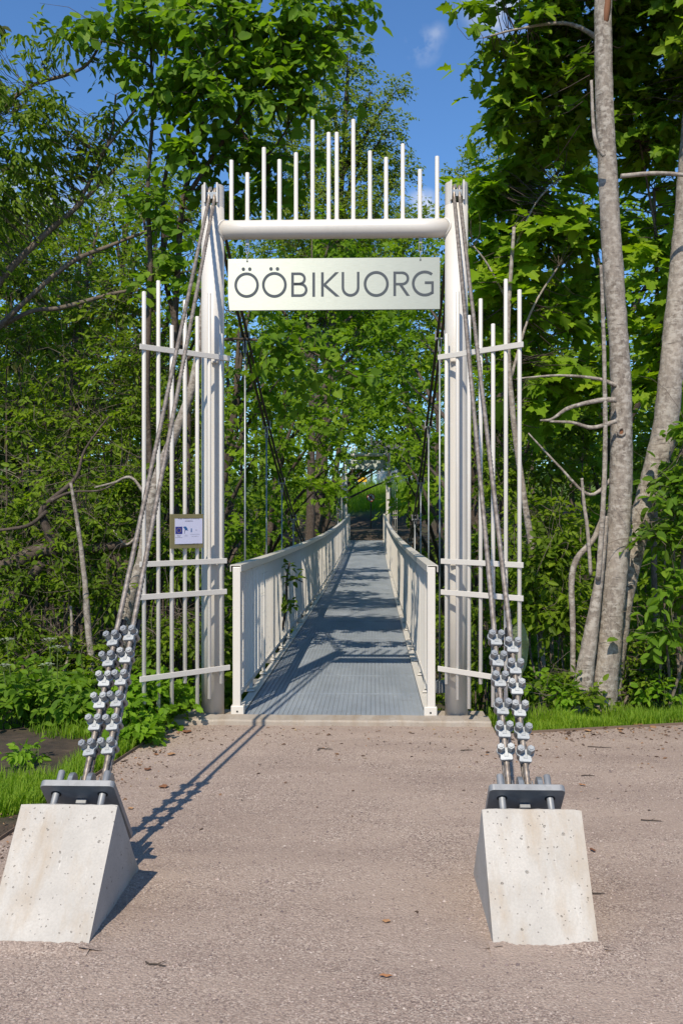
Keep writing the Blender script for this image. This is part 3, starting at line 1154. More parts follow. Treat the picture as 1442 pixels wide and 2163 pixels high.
def make_clamp():
    o = thing('rope_clamp', 'x', 'rope clamp', (0, 0, 0))
    t3 = lambda u, v, h: Vector((u, h, v))         # x, along normal, along rope
    out = [(-0.0425, 0.002), (-0.039, 0.013), (-0.030, 0.020), (-0.018, 0.021), (-0.008, 0.015), (0.008, 0.015), (0.018, 0.021), (0.030, 0.020), (0.039, 0.013), (0.0425, 0.002),
           (0.038, -0.012), (0.026, -0.021), (0.029, -0.040), (0.024, -0.046), (-0.024, -0.046), (-0.029, -0.040), (-0.026, -0.021), (-0.038, -0.012)]
    sd = MB()
    sd.prism(out, 0.010, 0.024, t3)
    sd.prism([(-0.022, -0.044), (0.022, -0.044), (0.022, 0.014), (-0.022, 0.014)], -0.008, 0.0105, t3)
    sd.prism([(-0.009, -0.030), (0.009, -0.030), (0.009, 0.010), (-0.009, 0.010)], 0.0235, 0.0265, t3)
    sd.build('saddle', M['clamp'], o, bevel=0.0018, seg=1)
    ub = [Vector((-0.0225, 0.060, 0.002)), Vector((-0.0225, 0.0, 0.002)), Vector((-0.0225, -0.028, 0.002))]
    ub += [Vector((-0.0225 * math.cos(a), -0.028 - 0.026 * math.sin(a), 0.002)) for a in np.linspace(0.3, PI - 0.3, 8)]
    ub += [Vector((0.0225, -0.028, 0.002)), Vector((0.0225, 0.0, 0.002)), Vector((0.0225, 0.060, 0.002))]
    MB().tube(ub, 0.0095, 10).build('bolt', M['galv'], o)
    for x in (-0.0225, 0.0225):
        nb = MB()
        nb.tube([t3(x, 0.002, 0.024), t3(x, 0.002, 0.0345)], 0.0165, 16, smooth=False)
        hexa(nb, (x, 0.002), 0.0185, 0.034, 0.062, t3)
        nb.tube([t3(x, 0.002, 0.062), t3(x, 0.002, 0.067)], 0.0095, 10, smooth=False)
        nb.build('nut', M['nut'], o)
    return o


CLAMP_F = {
    (-1, -1): [0.0564, 0.0821, 0.1052, 0.1290, 0.1517, 0.1757],
    (-1, 1):  [0.0583, 0.0823, 0.1071, 0.1305, 0.1557, 0.1818],
    (1, -1):  [0.0552, 0.0780, 0.1016, 0.1314, 0.1542, 0.1782],
    (1, 1):   [0.0534, 0.0762, 0.0997, 0.1230, 0.1455, 0.1698]}
ordw = ['lowest', 'second lowest', 'third from below', 'third from the top', 'second from the top', 'topmost']
rope_word = {(-1, -1): 'outer rope near the grass', (-1, 1): 'inner rope near the grass', (1, -1): 'inner rope near the burdock', (1, 1): 'outer rope near the burdock'}
clamp0 = make_clamp()
first = True
for (s, j), fs_ in CLAMP_F.items():
    for i, f in enumerate(fs_):
        c = clamp0 if first else copy_tree(clamp0)
        first = False
        X = Vector((1, 0, 0))
        m = Matrix((X, CN, CDIR)).transposed().to_4x4()
        tw = random.uniform(-0.10, 0.10)
        if s < 0:
            tw += 0.16
        m = m @ Matrix.Rotation(tw, 4, 'Z') @ Matrix.Rotation(random.uniform(-0.05, 0.05), 4, 'Y')
        m = m @ Matrix.Scale(1.0, 4)
        m.translation = rope_pt(s, j, f)
        c.matrix_local = m
        c['label'] = f'silver two nut rope clamp, {ordw[i]} on the {rope_word[(s, j)]}'
        c['group'] = 'rope clamps on the backstays'

# ------------------------------------------------------------------ anchor blocks and plates
RY0, RZ0 = -3.62, 0.405          # crest line
RDIR = Vector((0, 0.697, -0.717))
RN = Vector((0, 0.717, 0.697))


def build_block(s, label):
    x = s * PX + (0.014 if s < 0 else -0.006)
    o = thing('anchor_block', label, 'concrete block', (x, -3.6, 0))
    mb = MB()
    hw = 0.1925
    yf = -3.975 if s > 0 else -4.04
    # profile in y-z: front foot, crest, back foot
    nx, ny = 14, 12
    prof = []
    for k in range(ny + 1):
        t = k / ny
        prof.append((yf + t * (RY0 - yf), -0.03 + t * (RZ0 + 0.03)))
    prof.append((RY0 + 0.012, RZ0 - 0.002))
    for k in range(1, 9):
        t = k / 8
        prof.append((RY0 + 0.012 + t * 0.40, RZ0 - 0.002 - t * 0.43))
    n = len(prof)
    V, Fc = [], []
    for i in range(nx + 1):
        fx = -1 + 2 * i / nx
        for (y, z) in prof:
            tp = 1 + 0.03 * max(0, z) / 0.4
            edge = abs(fx) > 0.99
            nzv = random.uniform(-0.0012, 0.0012) if not edge else (random.uniform(-0.004, 0.001) if random.random() < 0.85 else random.uniform(-0.014, -0.005))
            V.append((x + fx * hw * tp, y + nzv, z + nzv))
    for i in range(nx):
        for k in range(n - 1):
            a = i * n + k
            Fc.append((a + n, a, a + 1, a + n + 1)[::-1])
    Fc.append(tuple(range(n)))
    Fc.append(tuple(range(nx * n, nx * n + n))[::-1])
    mb.add(V, Fc)
    mb.build('block', M['concrete'], o)
    # gravel heaped unevenly against the foot
    hp = MB()
    for (ax_, ay, bx, by, nx_, ny_) in ((x - 0.21, yf + 0.007, x + 0.205, yf + 0.007, 0, -1), (x - 0.192, yf, x - 0.192, -3.30, -1, 0), (x + 0.192, yf, x + 0.192, -3.30, 1, 0)):
        n_ = 40
        V, Fc = [], []
        hgt = 0.008
        for i in range(n_ + 1):
            t = i / n_
            hgt = max(0.001, min(0.013, hgt + random.uniform(-0.003, 0.003)))
            px_, py_ = ax_ + (bx - ax_) * t, ay + (by - ay) * t
            wdt = 0.03 + 0.05 * random.random()
            for (o_, z_) in ((-0.03, hgt + 0.004), (0.0, hgt), (wdt * 0.5, hgt * 0.45), (wdt, 0.0005)):
                V.append((px_ + nx_ * o_, py_ + ny_ * o_, z_))
        for i in range(n_):
            for k in range(3):
                a = i * 4 + k
                Fc.append((a, a + 1, a + 5, a + 4))
        hp.add(V, Fc, True)
    h_ = hp.build('gravel_heap', M['gravel'], None, 'stuff')
    tag(h_, 'loose gravel heaped along the foot of the ' + ('brown stained' if s < 0 else 'pale clean') + ' anchor block')
    return o


build_block(-1, 'wedge shaped concrete anchor block stained brown, by the left grass')
build_block(1, 'wedge shaped pale concrete anchor block standing alone on the gravel')


def build_plate(s, label):
    x = s * PX
    C = Vector((x, -3.315, 0.285))
    U = RDIR                        # down the slope
    o = thing('anchor_plate', label, 'steel plate', C)
    X = Vector((1, 0, 0))
    t3 = lambda u, v, h: C + X * u + U * v + RN * h
    hw, hl, rr = 0.158, 0.232, 0.022
    poly = []
    for (cx, cy_, a0) in ((hw - rr, hl - rr, 0), (-hw + rr, hl - rr, PI / 2), (-hw + rr, -hl + rr, PI), (hw - rr, -hl + rr, 1.5 * PI)):
        for k in range(6):
            a = a0 + k / 5 * PI / 2
            poly.append((cx + rr * math.cos(a), cy_ + rr * math.sin(a)))
    pl = MB(); pl.prism(poly, -0.011, 0.017, t3)
    pl.build('plate', M['galv_dull'], o, bevel=0.0018)
    for u in (-0.10, 0.10):
        for v in (-0.165, 0.165):
            rd = MB()
            path = [t3(u, v, -0.16 + 0.0), t3(u, v, 0.094), t3(u, v, 0.098)]
            rd.tube(path, [0.0145, 0.0145, 0.0125], 14)
            r_ = rd.build('threaded_rod', M['galv_dull'], o)
            nb = MB()
            hexa(nb, (u, v), 0.0235, 0.017, 0.038, t3)
            nb.build('nut', M['clamp'], r_)
            hb = MB(); hb.tube([t3(u, v, -0.0125), t3(u, v, -0.0105)], 0.022, 18); hb.build('hole', M['dark'], r_)
    for u in (-0.083, 0.0, 0.083):
        lug = []
        for k in range(13):
            a = PI * k / 12
            lug.append((0.050 * math.cos(a) - 0.045, 0.105 + 0.050 * math.sin(a)))
        lug = [(0.03, 0.015)] + lug + [(-0.11, 0.015)]
        lb = MB(); lb.prism(lug, u - 0.011, u + 0.011, lambda a_, b_, h: C + X * h + U * a_ + RN * b_)
        lb.build('lug', M['galv'], o, bevel=0.002, seg=1)
    # thimbles and pin
    MB().tube([C + X * -0.1 + RN * 0.06, C + X * 0.1 + RN * 0.06], 0.014, 12).build('pin', M['galv_dull'], o)
    for u in (-0.043, 0.043):
        pts = [C + X * u + RN * (0.06 + 0.03 * math.sin(a)) + U * (0.03 * math.cos(a)) for a in np.linspace(0, 2 * PI, 17)]
        tb = MB(); tb.tube(pts, 0.015, 8, caps=False); tb.build('thimble', M['galv'], o)
        for q in (-1, 1):
            pts = [C + X * (u + q * 0.018) + RN * (0.045 + 0.115 * k) + U * (-0.005 - 0.012 * k) for k in np.linspace(0, 1, 6)]
            sd = MB(); sd.tube(pts, [0.006, 0.006, 0.0055, 0.005, 0.004, 0.002], 8); sd.build('thimble_cheek', M['galv'], o)
    MB().box(C - RN * 0.022 + U * (-0.10), (0.045, 0.05, 0.02), Matrix((X, U, RN)).transposed()).build('pin_block', M['galv_dull'], o, bevel=0.002, seg=1)
    bt = MB(); hexa(bt, (0.0, -0.10), 0.014, -0.032, -0.044, t3, -0.002); bt.build('bolt', M['clamp'], o)
    return o


build_plate(-1, 'heavy steel anchor plate bolted over the brown stained block')
build_plate(1, 'heavy steel anchor plate bolted over the pale clean block')

# ------------------------------------------------------------------ bridge deck
DX = 0.70
Y0, Y1 = -0.09, 34.75


def build_deck():
    o = thing('bridge_deck', 'long grey steel grating walkway between the two railings', 'bridge deck', (0, Y0, 0))
    npan = 35
    pl = (Y1 - Y0) / npan
    mb = MB()
    ln = pl - 0.006
    nl = 37
    xs_ = [-DX + 2 * DX * i / nl for i in range(nl + 1)]
    fine = MB()
    ncross = 56
    for i in range(ncross):                   # bars across the deck
        y = (i + 0.5) / ncross * ln
        mb.box((0, y, -0.015), (2 * DX - 0.006, 0.0115, 0.030))
        for k in range(nl):
            xa, xb = xs_[k] + 0.0030, xs_[k + 1] - 0.0030
            y_, hy = y, 0.0058
            b_ = len(fine.v)
            fine.v += [Vector(p) for p in ((xa, y_ - hy, -0.03), (xb, y_ - hy, -0.03), (xa, y_ - hy, 0), (xb, y_ - hy, 0), (xa, y_ + hy, 0), (xb, y_ + hy, 0))]
            fine.f += [[b_, b_ + 1, b_ + 3, b_ + 2], [b_ + 2, b_ + 3, b_ + 5, b_ + 4]]; fine.s += [False, False]
    for i, x in enumerate(xs_):               # bearing bars, a little lower
        for q in (mb, fine):
            q.box((x, ln / 2, -0.022), (0.004, ln, 0.030))
    for y in (0.002, ln - 0.002):
        fine.box((0, y, -0.0145), (2 * DX, 0.004, 0.034))
    mf = fine.mesh('grating_panel'); mf.materials.append(M['grate'])
    for y in (0.002, ln - 0.002):
        mb.box((0, y, -0.0145), (2 * DX, 0.004, 0.034))
    me = mb.mesh('grating_panel')
    me.materials.append(M['grate'])
    for i in range(npan):
        ya, yb = Y0 + i * pl, Y0 + (i + 1) * pl
        ob = link_mesh('grating_panel', mf if i < 9 else me, o)
        ob.location = (0, ya - Y0 + 0.003, zdeck(ya))
        ob.rotation_euler = (math.atan2(zdeck(yb) - zdeck(ya), pl), 0, 0)
    # kerb angles, stringers, cross beams
    ys = np.linspace(Y0, Y1, 73)
    for s in (-1, 1):
        pts = [(s * (DX + 0.002), 0.016), (s * (DX + 0.075), 0.016), (s * (DX + 0.075), -0.14), (s * (DX + 0.060), -0.14), (s * (DX + 0.060), 0.004), (s * (DX + 0.002), 0.004)]
        mb = MB()
        V = [(x, y, zdeck(y) + z) for y in ys for (x, z) in pts]
        n = len(pts)
        Fc = [(i * n + k, i * n + (k + 1) % n, (i + 1) * n + (k + 1) % n, (i + 1) * n + k) for i in range(len(ys) - 1) for k in range(n)]
        Fc += [tuple(range(n)), tuple(range((len(ys) - 1) * n, len(ys) * n))]
        mb.add(V, Fc)
        mb.build('edge_beam', M['paint'], o)
        MB().box((s * (DX + 0.042), Y0 + 0.045, 0.070), (0.10, 0.10, 0.070)).build('end_shoe', M['paint'], o, bevel=0.006)
        MB().tube([(s * (DX + 0.042), Y0 - 0.007, 0.062), (s * (DX + 0.042), Y0 - 0.004, 0.062)], 0.008, 8).build('bolt', M['dark'], o)
    for i in range(18):
        y = 1.9 + i * 1.9
        if y > L - 1: break
        MB().box((0, y, zdeck(y) - 0.10), (2 * PX + 0.12, 0.10, 0.11)).build('cross_beam', M['galv_dull'], o)
    return o


build_deck()

# ------------------------------------------------------------------ railings
RX = 0.757


def build_railing(s, label):
    o = thing('railing', label, 'railing', (s * RX, Y0, 0))
    off = root_loc(o)
    H = 1.16
    # handrail: inverted channel in lengths with open joints
    seg = 1.9
    y = Y0 + 0.01
    prof = [(-0.042, -0.052), (-0.042, 0.0), (0.042, 0.0), (0.042, -0.052), (0.036, -0.052), (0.036, -0.006), (-0.036, -0.006), (-0.036, -0.052)]
    while y < Y1 - 0.1:
        ye = min(y + seg - 0.006, Y1)
        ys = np.linspace(y, ye, 4)
        n = len(prof)
        V = [(s * RX + x, yy, zdeck(yy) + H + z) for yy in ys for (x, z) in prof]
        Fc = [(i * n + k, i * n + (k + 1) % n, (i + 1) * n + (k + 1) % n, (i + 1) * n + k) for i in range(3) for k in range(n)]
        e = 3 * n
        for (a, b, c, d) in ((0, 1, 6, 7), (1, 2, 5, 6), (2, 3, 4, 5)):
            Fc += [(a, b, c, d), (e + d, e + c, e + b, e + a)]
        mb = MB(); mb.add(V, Fc)
        mb.build('handrail', M['paint'], o)
        y += seg
    ys = np.linspace(Y0 + 0.03, Y1, 73)
    for (zc, w_, h, nm) in ((0.13, 0.022, 0.034, 'bottom_rail'), (H - 0.058, 0.022, 0.020, 'top_rail')):
        prf = [(-w_ / 2, -h / 2), (w_ / 2, -h / 2), (w_ / 2, h / 2), (-w_ / 2, h / 2)]
        V = [(s * RX + x, yy, zdeck(yy) + zc + z) for yy in ys for (x, z) in prf]
        Fc = [(i * 4 + k, i * 4 + (k + 1) % 4, (i + 1) * 4 + (k + 1) % 4, (i + 1) * 4 + k) for i in range(72) for k in range(4)] + [(3, 2, 1, 0), (288, 289, 290, 291)]
        mb = MB(); mb.add(V, Fc); mb.build(nm, M['paint'], o)
    # balusters
    mbb = MB().box((0, 0, 0.5), (0.012, 0.024, 1.0))
    me = mbb.mesh('baluster'); me.materials.append(M['paint'])
    y = Y0 + 0.12
    cnt = 0
    while y < Y1 - 0.05 and cnt < 300:
        if abs(((y - Y0 - 0.03) % 0.95)) > 0.03:
            ob = link_mesh('baluster', me, o)
            ob.location = (0, y - Y0, zdeck(y) + 0.147)
            ob.scale = (1, 1, H - 0.215)
            cnt += 1
        y += 0.113
    # posts with foot plates
    pb = MB().box((0, 0, 0.55), (0.030, 0.030, 1.04)); pm = pb.mesh('post'); pm.materials.append(M['paint'])
    fb = MB().box((0, 0, 0.012), (0.065, 0.09, 0.014)); fm = fb.mesh('foot_plate'); fm.materials.append(M['paint'])
    y = Y0 + 0.03 + 0.95
    while y < Y1:
        p = link_mesh('post', pm, o); p.location = (0.002 * s, y - Y0, zdeck(y) + 0.02)
        f = link_mesh('foot_plate', fm, p); f.location = (0, 0, 0.0)
        y += 0.95
    for yy in (Y0 + 0.035, Y1 - 0.02):
        b = zdeck(yy) + 0.045
        MB().box((s * (RX - 0.008), yy, b + 0.55), (0.060, 0.060, 1.10)).build('end_post', M['paint'], o, bevel=0.005)
    return o


build_railing(-1, 'left cream railing of close balusters under a channel handrail, a twig poking through')
build_railing(1, 'right cream railing of close balusters, its handrail joints open on top')

# ------------------------------------------------------------------ hangers
NUM = ['first', 'second', 'third', 'fourth', 'fifth', 'sixth', 'seventh', 'eighth', 'ninth', 'tenth', 'eleventh', 'twelfth', 'thirteenth', 'fourteenth', 'fifteenth', 'sixteenth', 'seventeenth', 'eighteenth']
for s in (-1, 1):
    for i in range(17):
        y = 1.9 + i * 1.9
        zc, zb = zcable(y), zdeck(y) - 0.16
        x = s * PX
        o = thing('hanger_rod', f'{NUM[i]} galvanised hanger rod from the near gate on the {"left" if s < 0 else "right"} railing', 'hanger rod', (x, y, zb), 'hanger rods of the footbridge')
        if zc - 0.12 > zb + 0.2:
            MB().tube([(x, y, zb), (x, y, zc - 0.12)], 0.0095, 8).build('rod', M['galv'], o)
        cl = MB()
        for q in (-1, 1):
            cl.box((x + q * 0.042, y, zc - 0.012), (0.010, 0.055, 0.095))
        cl.box((x, y, zc + 0.022), (0.09, 0.05, 0.010))
        cl.box((x, y, zc - 0.040), (0.09, 0.045, 0.014))
        c_ = cl.build('rope_bracket', M['galv_dull'], o)
        fk = MB()
        for q in (-1, 1):
            fk.box((x + q * 0.013, y, zc - 0.10), (0.008, 0.022, 0.13))
        fk.build('fork', M['galv'], o)
        MB().box((x, y, zb + 0.06), (0.045, 0.045, 0.085)).build('end_nut', M['galv'], o, bevel=0.004, seg=1)

# ------------------------------------------------------------------ far end of the bridge
def far_copy(o, label, group=None):
    c = copy_tree(o)
    m = Matrix.Translation((0, L + 0.25, RISE - 0.02)) @ Matrix.Rotation(PI, 4, 'Z')
    c.matrix_local = m @ o.matrix_local
    c['label'] = label
    return c


bpy.context.view_layer.update()
far_copy(gate, 'far gate of cream posts and crossbeam at the end of the bridge')
far_copy(sign, 'grey back of the sign hanging at the far end of the bridge')
far_copy(scr_l, 'far rod screen beside the pedestrian ban sign, half behind leaves')
far_copy(scr_r, 'far rod screen in deep shade beyond the left railing')


def build_ban_sign():
    c = P(783, 1051, 49.0)
    gz = float(ground_z(c.x, c.y))
    o = thing('traffic_sign', 'round red and white no pedestrians sign on a thin pole', 'traffic sign', (c.x, c.y, gz))
    MB().tube([(c.x, c.y + 0.03, gz - 0.1), (c.x, c.y + 0.03, c.z + 0.15)], 0.028, 8).build('pole', M['bark_brown'], o)

    def disc(r, y0, y1):
        mb = MB()
        mb.prism([(r * math.cos(2 * PI * i / 32), r * math.sin(2 * PI * i / 32)) for i in range(32)], y0, y1, lambda u, v, h: Vector((c.x + u, c.y + h, c.z + v)))
        return mb
    disc(0.205, -0.03, 0.0).build('rim', M['red'], o)
    f = disc(0.165, -0.034, -0.031).build('face', M['white'], o)
    t3 = lambda u, v, h: Vector((c.x + u, c.y + h, c.z + v))
    man = MB()
    man.prism([(0.02 + 0.028 * math.cos(2 * PI * i / 12), 0.10 + 0.028 * math.sin(2 * PI * i / 12)) for i in range(12)], -0.0375, -0.035, t3)
    man.prism([(-0.03, 0.06), (0.04, 0.065), (0.03, -0.02), (0.085, -0.11), (0.05, -0.12), (0.0, -0.04), (-0.05, -0.12), (-0.08, -0.11), (-0.03, -0.01)], -0.0375, -0.035, t3)
    man.prism([(-0.03, 0.06), (-0.03, 0.03), (-0.075, -0.01), (-0.09, 0.01)], -0.037, -0.035, t3)
    man.prism([(0.04, 0.065), (0.045, 0.03), (0.085, 0.0), (0.095, 0.02)], -0.037, -0.035, t3)
    man.build('walking_figure', M['ink'], f)
    sl_ = MB(); sl_.prism([(-0.135, 0.105), (-0.105, 0.135), (0.135, -0.105), (0.105, -0.135)], -0.041, -0.038, t3)
    sl_.build('slash', M['red'], f)


build_ban_sign()


def build_far_fence():
    a = P(690, 1024, 70); b = P(870, 1024, 70)
    for i in range(4):
        q0 = a.lerp(b, i / 4); q1 = a.lerp(b, (i + 1) / 4)
        z0 = float(ground_z(q0.x, q0.y))
        o = thing('barrier_fence', f'grey steel crowd barrier topping the far slope, {["leftmost", "second from the left", "second from the right", "rightmost"][i]}', 'fence', (q0.x, q0.y, z0), 'crowd barriers at the top of the slope')
        q1 = q0.lerp(q1, 0.97)
        fr = MB()
        for z in (0.18, 1.05):
            fr.tube([q0 * 1.0 + Vector((0, 0, z0 + z - q0.z)), q1 + Vector((0, 0, z0 + z - q1.z))], 0.022, 6)
        for q in (q0, q1):
            fr.tube([Vector((q.x, q.y, z0)), Vector((q.x, q.y, z0 + 1.07))], 0.022, 6)
        fr.build('frame', M['galv'], o)
        for k in range(1, 12):
            q = q0.lerp(q1, k / 12)
            MB().tube([Vector((q.x, q.y, z0 + 0.18)), Vector((q.x, q.y, z0 + 1.05))], 0.010, 4, caps=False).build('bar', M['galv'], o)
    c = P(765, 1012, 68.5)
    z0 = float(ground_z(c.x, c.y))
    o = thing('road_marker', 'small orange yellow marker board at the top of the far slope', 'marker', (c.x, c.y, z0))
    MB().box((c.x, c.y, z0 + 0.78), (0.62, 0.05, 0.34)).build('board', M['yellow'], o, bevel=0.01)
    for q in (-0.2, 0.2):
        MB().tube([(c.x + q, c.y + 0.04, z0 - 0.05), (c.x + q, c.y + 0.04, z0 + 0.7)], 0.025, 6).build('leg', M['galv'], o)


build_far_fence()


def build_house():
    c = P(930, 1010, 92)
    z0 = 3.7
    o = thing('white_house', 'white house wall glimpsed between the trees past the far slope', 'house', (c.x, c.y, z0))
    t = NT('white_render')
    t.set(Base_Color=(0.72, 0.73, 0.76), Roughness=0.8)
    MB().box((c.x + 1.5, c.y + 4, z0 + 1.4), (15, 8, 3.2)).build('wall', t.m, o)
    rf = MB()
    rf.prism([(-5.0, 3.0), (5.0, 3.0), (0, 5.0)], -8.2, 8.2, lambda u, v, h: Vector((c.x + 1.5 + h, c.y + 4 + u, z0 + v)))
    rf.build('roof', NT('dark_roof').set(Base_Color=(0.09, 0.085, 0.085), Roughness=0.8), o)
    for i in range(4):
        w_ = MB().box((c.x - 3.5 + i * 3.3, c.y - 0.02, z0 + 1.9), (1.3, 0.10, 1.3)).build('window', M['white'], o)
        MB().box((c.x - 3.5 + i * 3.3, c.y - 0.075, z0 + 1.9), (1.1, 0.02, 1.1)).build('pane', NT('window_glass').set(Base_Color=(0.05, 0.06, 0.08), Roughness=0.1), w_)


build_house()

#VEGETATION
# ------------------------------------------------------------------ vegetation
def half_leaf(half, fold=0.16, bend=0.12, wave=0.0):
    """Leaf of two folded halves; half = outline on the right side from base to tip."""
    v, f = [], []
    pts = list(half)
    right = [(x, y, -fold * 0 + fold * x - bend * y * y + wave * (((i * 37) % 5) / 5 - 0.4) * x) for i, (x, y) in enumerate(pts)]
    left = [(-x, y, z) for x, y, z in right]
    nv = len(pts)
    v = right + left[1:-1]
    L_ = [0] + [nv + i for i in range(nv - 2)] + [nv - 1]
    Rr = list(range(nv))
    return np.array(v, float), Rr, L_


def tri_poly(idx, pts2):
    """ear clipping of a small polygon given vertex ids and their 2-D points"""
    ids = list(range(len(idx)))

    def area(a, b, c):
        return (b[0] - a[0]) * (c[1] - a[1]) - (b[1] - a[1]) * (c[0] - a[0])
    tot = sum(pts2[i][0] * pts2[(i + 1) % len(pts2)][1] - pts2[(i + 1) % len(pts2)][0] * pts2[i][1] for i in range(len(pts2)))
    sg = 1 if tot > 0 else -1
    out = []
    while len(ids) > 3:
        done = False
        for k in range(len(ids)):
            a, b, c = ids[k - 1], ids[k], ids[(k + 1) % len(ids)]
            A, B, C = pts2[a], pts2[b], pts2[c]
            if sg * area(A, B, C) <= 1e-9: continue
            if any(sg * area(A, B, pts2[q]) > 0 and sg * area(B, C, pts2[q]) > 0 and sg * area(C, A, pts2[q]) > 0 for q in ids if q not in (a, b, c)): continue
            out.append((idx[a], idx[b], idx[c])); ids.pop(k); done = True
            break
        if not done: break
    out.append(tuple(idx[i] for i in ids[:3]))
    return out


def leaf_template(half, **kw):
    v, r, l = half_leaf(half, **kw)
    p2 = [(x, y) for x, y, z in v]
    t = tri_poly(r, [p2[i] for i in r])
    t += [tuple(x)[::-1] for x in tri_poly(l, [p2[i] for i in l])]
    t = np.array(t)
    # all triangles face +z
    A = v[t]
    nz_ = np.cross(A[:, 1] - A[:, 0], A[:, 2] - A[:, 0])[:, 2]
    t[nz_ < 0] = t[nz_ < 0][:, ::-1]
    return v, t


TPL = {
    'maple_near': leaf_template([(0, 0), (0.17, -0.07), (0.40, 0.02), (0.30, 0.15), (0.42, 0.24), (0.60, 0.40), (0.44, 0.46), (0.42, 0.58), (0.24, 0.50), (0.22, 0.68), (0.27, 0.76), (0.10, 0.80), (0, 1)], fold=0.12, bend=0.22),
    'maple': leaf_template([(0, 0), (0.40, 0.02), (0.26, 0.18), (0.58, 0.42), (0.22, 0.52), (0.24, 0.76), (0, 1)], fold=0.12, bend=0.2),
    'hazel': leaf_template([(0, 0), (0.20, 0.02), (0.40, 0.25), (0.44, 0.52), (0.34, 0.74), (0.14, 0.88), (0, 1)], fold=0.18, bend=0.22),
    'oval': leaf_template([(0, 0), (0.22, 0.22), (0.27, 0.5), (0.17, 0.8), (0, 1)], fold=0.25, bend=0.2),
    'lance': leaf_template([(0, 0), (0.15, 0.2), (0.19, 0.48), (0.11, 0.78), (0, 1)], fold=0.3, bend=0.3),
    'diamond': leaf_template([(0, 0), (0.36, 0.42), (0, 1)], fold=0.2, bend=0.1),
    'herb': leaf_template([(0, 0), (0.28, 0.05), (0.22, 0.25), (0.40, 0.38), (0.30, 0.55), (0.30, 0.78), (0.12, 0.82), (0, 1)], fold=0.15, bend=0.25),
}


def unit(a):
    return a / (np.linalg.norm(a, axis=-1, keepdims=True) + 1e-9)


SUNV = np.array(SUN)


def frames(axis, nrm):
    """stack of 3x3 matrices with columns x (across), y (along the leaf), z (normal)"""
    z = unit(nrm - axis * (nrm * axis).sum(-1, keepdims=True))
    x = np.cross(axis, z)
    return np.stack([x, axis, z], -1)


def leaves_mesh(name, pos, axis, nrm, size, rnd, tpl):
    v, t = TPL[tpl]
    M_ = frames(axis, nrm)
    q_ = np.stack([rng.uniform(0.68, 1.12, len(pos)), np.ones(len(pos)), rng.uniform(0.2, 2.4, len(pos))], 1)
    V = np.einsum('nij,nkj->nki', M_, v[None] * q_[:, None, :]) * size[:, None, None] + pos[:, None]
    n = len(pos)
    Fc = (t[None] + (np.arange(n) * len(v))[:, None, None]).reshape(-1, 3)
    return fast_mesh(name, V.reshape(-1, 3), Fc, np.repeat(rnd, len(t)))


def sprays(blobs, n_spray, per, length, size, flat=0.5, droop=0.15, sun=0.8, jitter=0.6, shell=0.55, size_var=0.45, hang=0.0):
    """Sprays of leaves along short twigs spread through blobs (centre, radii, weight)."""
    wts = np.array([b[2] for b in blobs], float); wts /= wts.sum()
    bi = rng.choice(len(blobs), n_spray, p=wts)
    C = np.array([b[0] for b in blobs])[bi]
    Rd = np.array([b[1] for b in blobs])[bi]
    d = unit(rng.normal(size=(n_spray, 3)))
    rad = shell + (1 - shell) * rng.random(n_spray) ** 0.7
    rad *= np.where(rng.random(n_spray) < 0.25, rng.uniform(0.3, 1.0, n_spray), 1.0)
    lump = 1 + 0.22 * np.sin(d[:, 0] * 5 + bi) * np.sin(d[:, 2] * 6 + 2 * bi) + 0.15 * np.sin(d[:, 1] * 9)
    base = C + d * Rd * (rad * lump)[:, None]
    tw = d * np.array([1, 1, flat]) + rng.normal(size=(n_spray, 3)) * np.array([0.45, 0.45, 0.30])
    tw[:, 2] -= hang
    tw = unit(tw)
    ln = length * rng.uniform(0.6, 1.3, n_spray)
    j = np.arange(per)
    f = (j + 0.6) / per
    up = np.array([0, 0, 1.0])
    side = unit(np.cross(tw, up) + 1e-3)
    sgn = np.where(j % 2 == 0, 1, -1)
    pos = base[:, None] + tw[:, None] * (ln[:, None, None] * (f - 0.3)[None, :, None])
    pos = pos + side[:, None] * (sgn[None, :, None] * size * 0.15)
    pos[..., 2] -= droop * ln[:, None] * f[None] ** 2
    n = n_spray * per
    ax = tw[:, None] * 0.7 + side[:, None] * (sgn[None, :, None] * 0.85) + rng.normal(size=(n_spray, per, 3)) * 0.35
    ax[..., 2] -= droop * 1.6 + hang * 0.5
    ax[:, -1] = tw + rng.normal(size=(n_spray, 3)) * 0.2
    ax = unit(ax.reshape(n, 3))
    spn = up[None] + rng.normal(size=(n_spray, 3)) * jitter * 0.7 + SUNV[None] * sun
    nr = np.repeat(spn, per, 0) + rng.normal(size=(n, 3)) * jitter * 0.7
    nr = unit(nr)
    pos = pos.reshape(n, 3) + rng.normal(size=(n, 3)) * size * 0.18
    sz = size * (1 + size_var * rng.uniform(-1, 1, n))
    srnd = np.repeat(rng.random(n_spray), per)
    rn = np.clip(0.5 * srnd + 0.5 * rng.random(n), 0, 1)
    return dict(pos=pos, axis=ax, nrm=nr, size=sz, rnd=rn, base=base, tip=base + tw * ln[:, None] * 0.6)


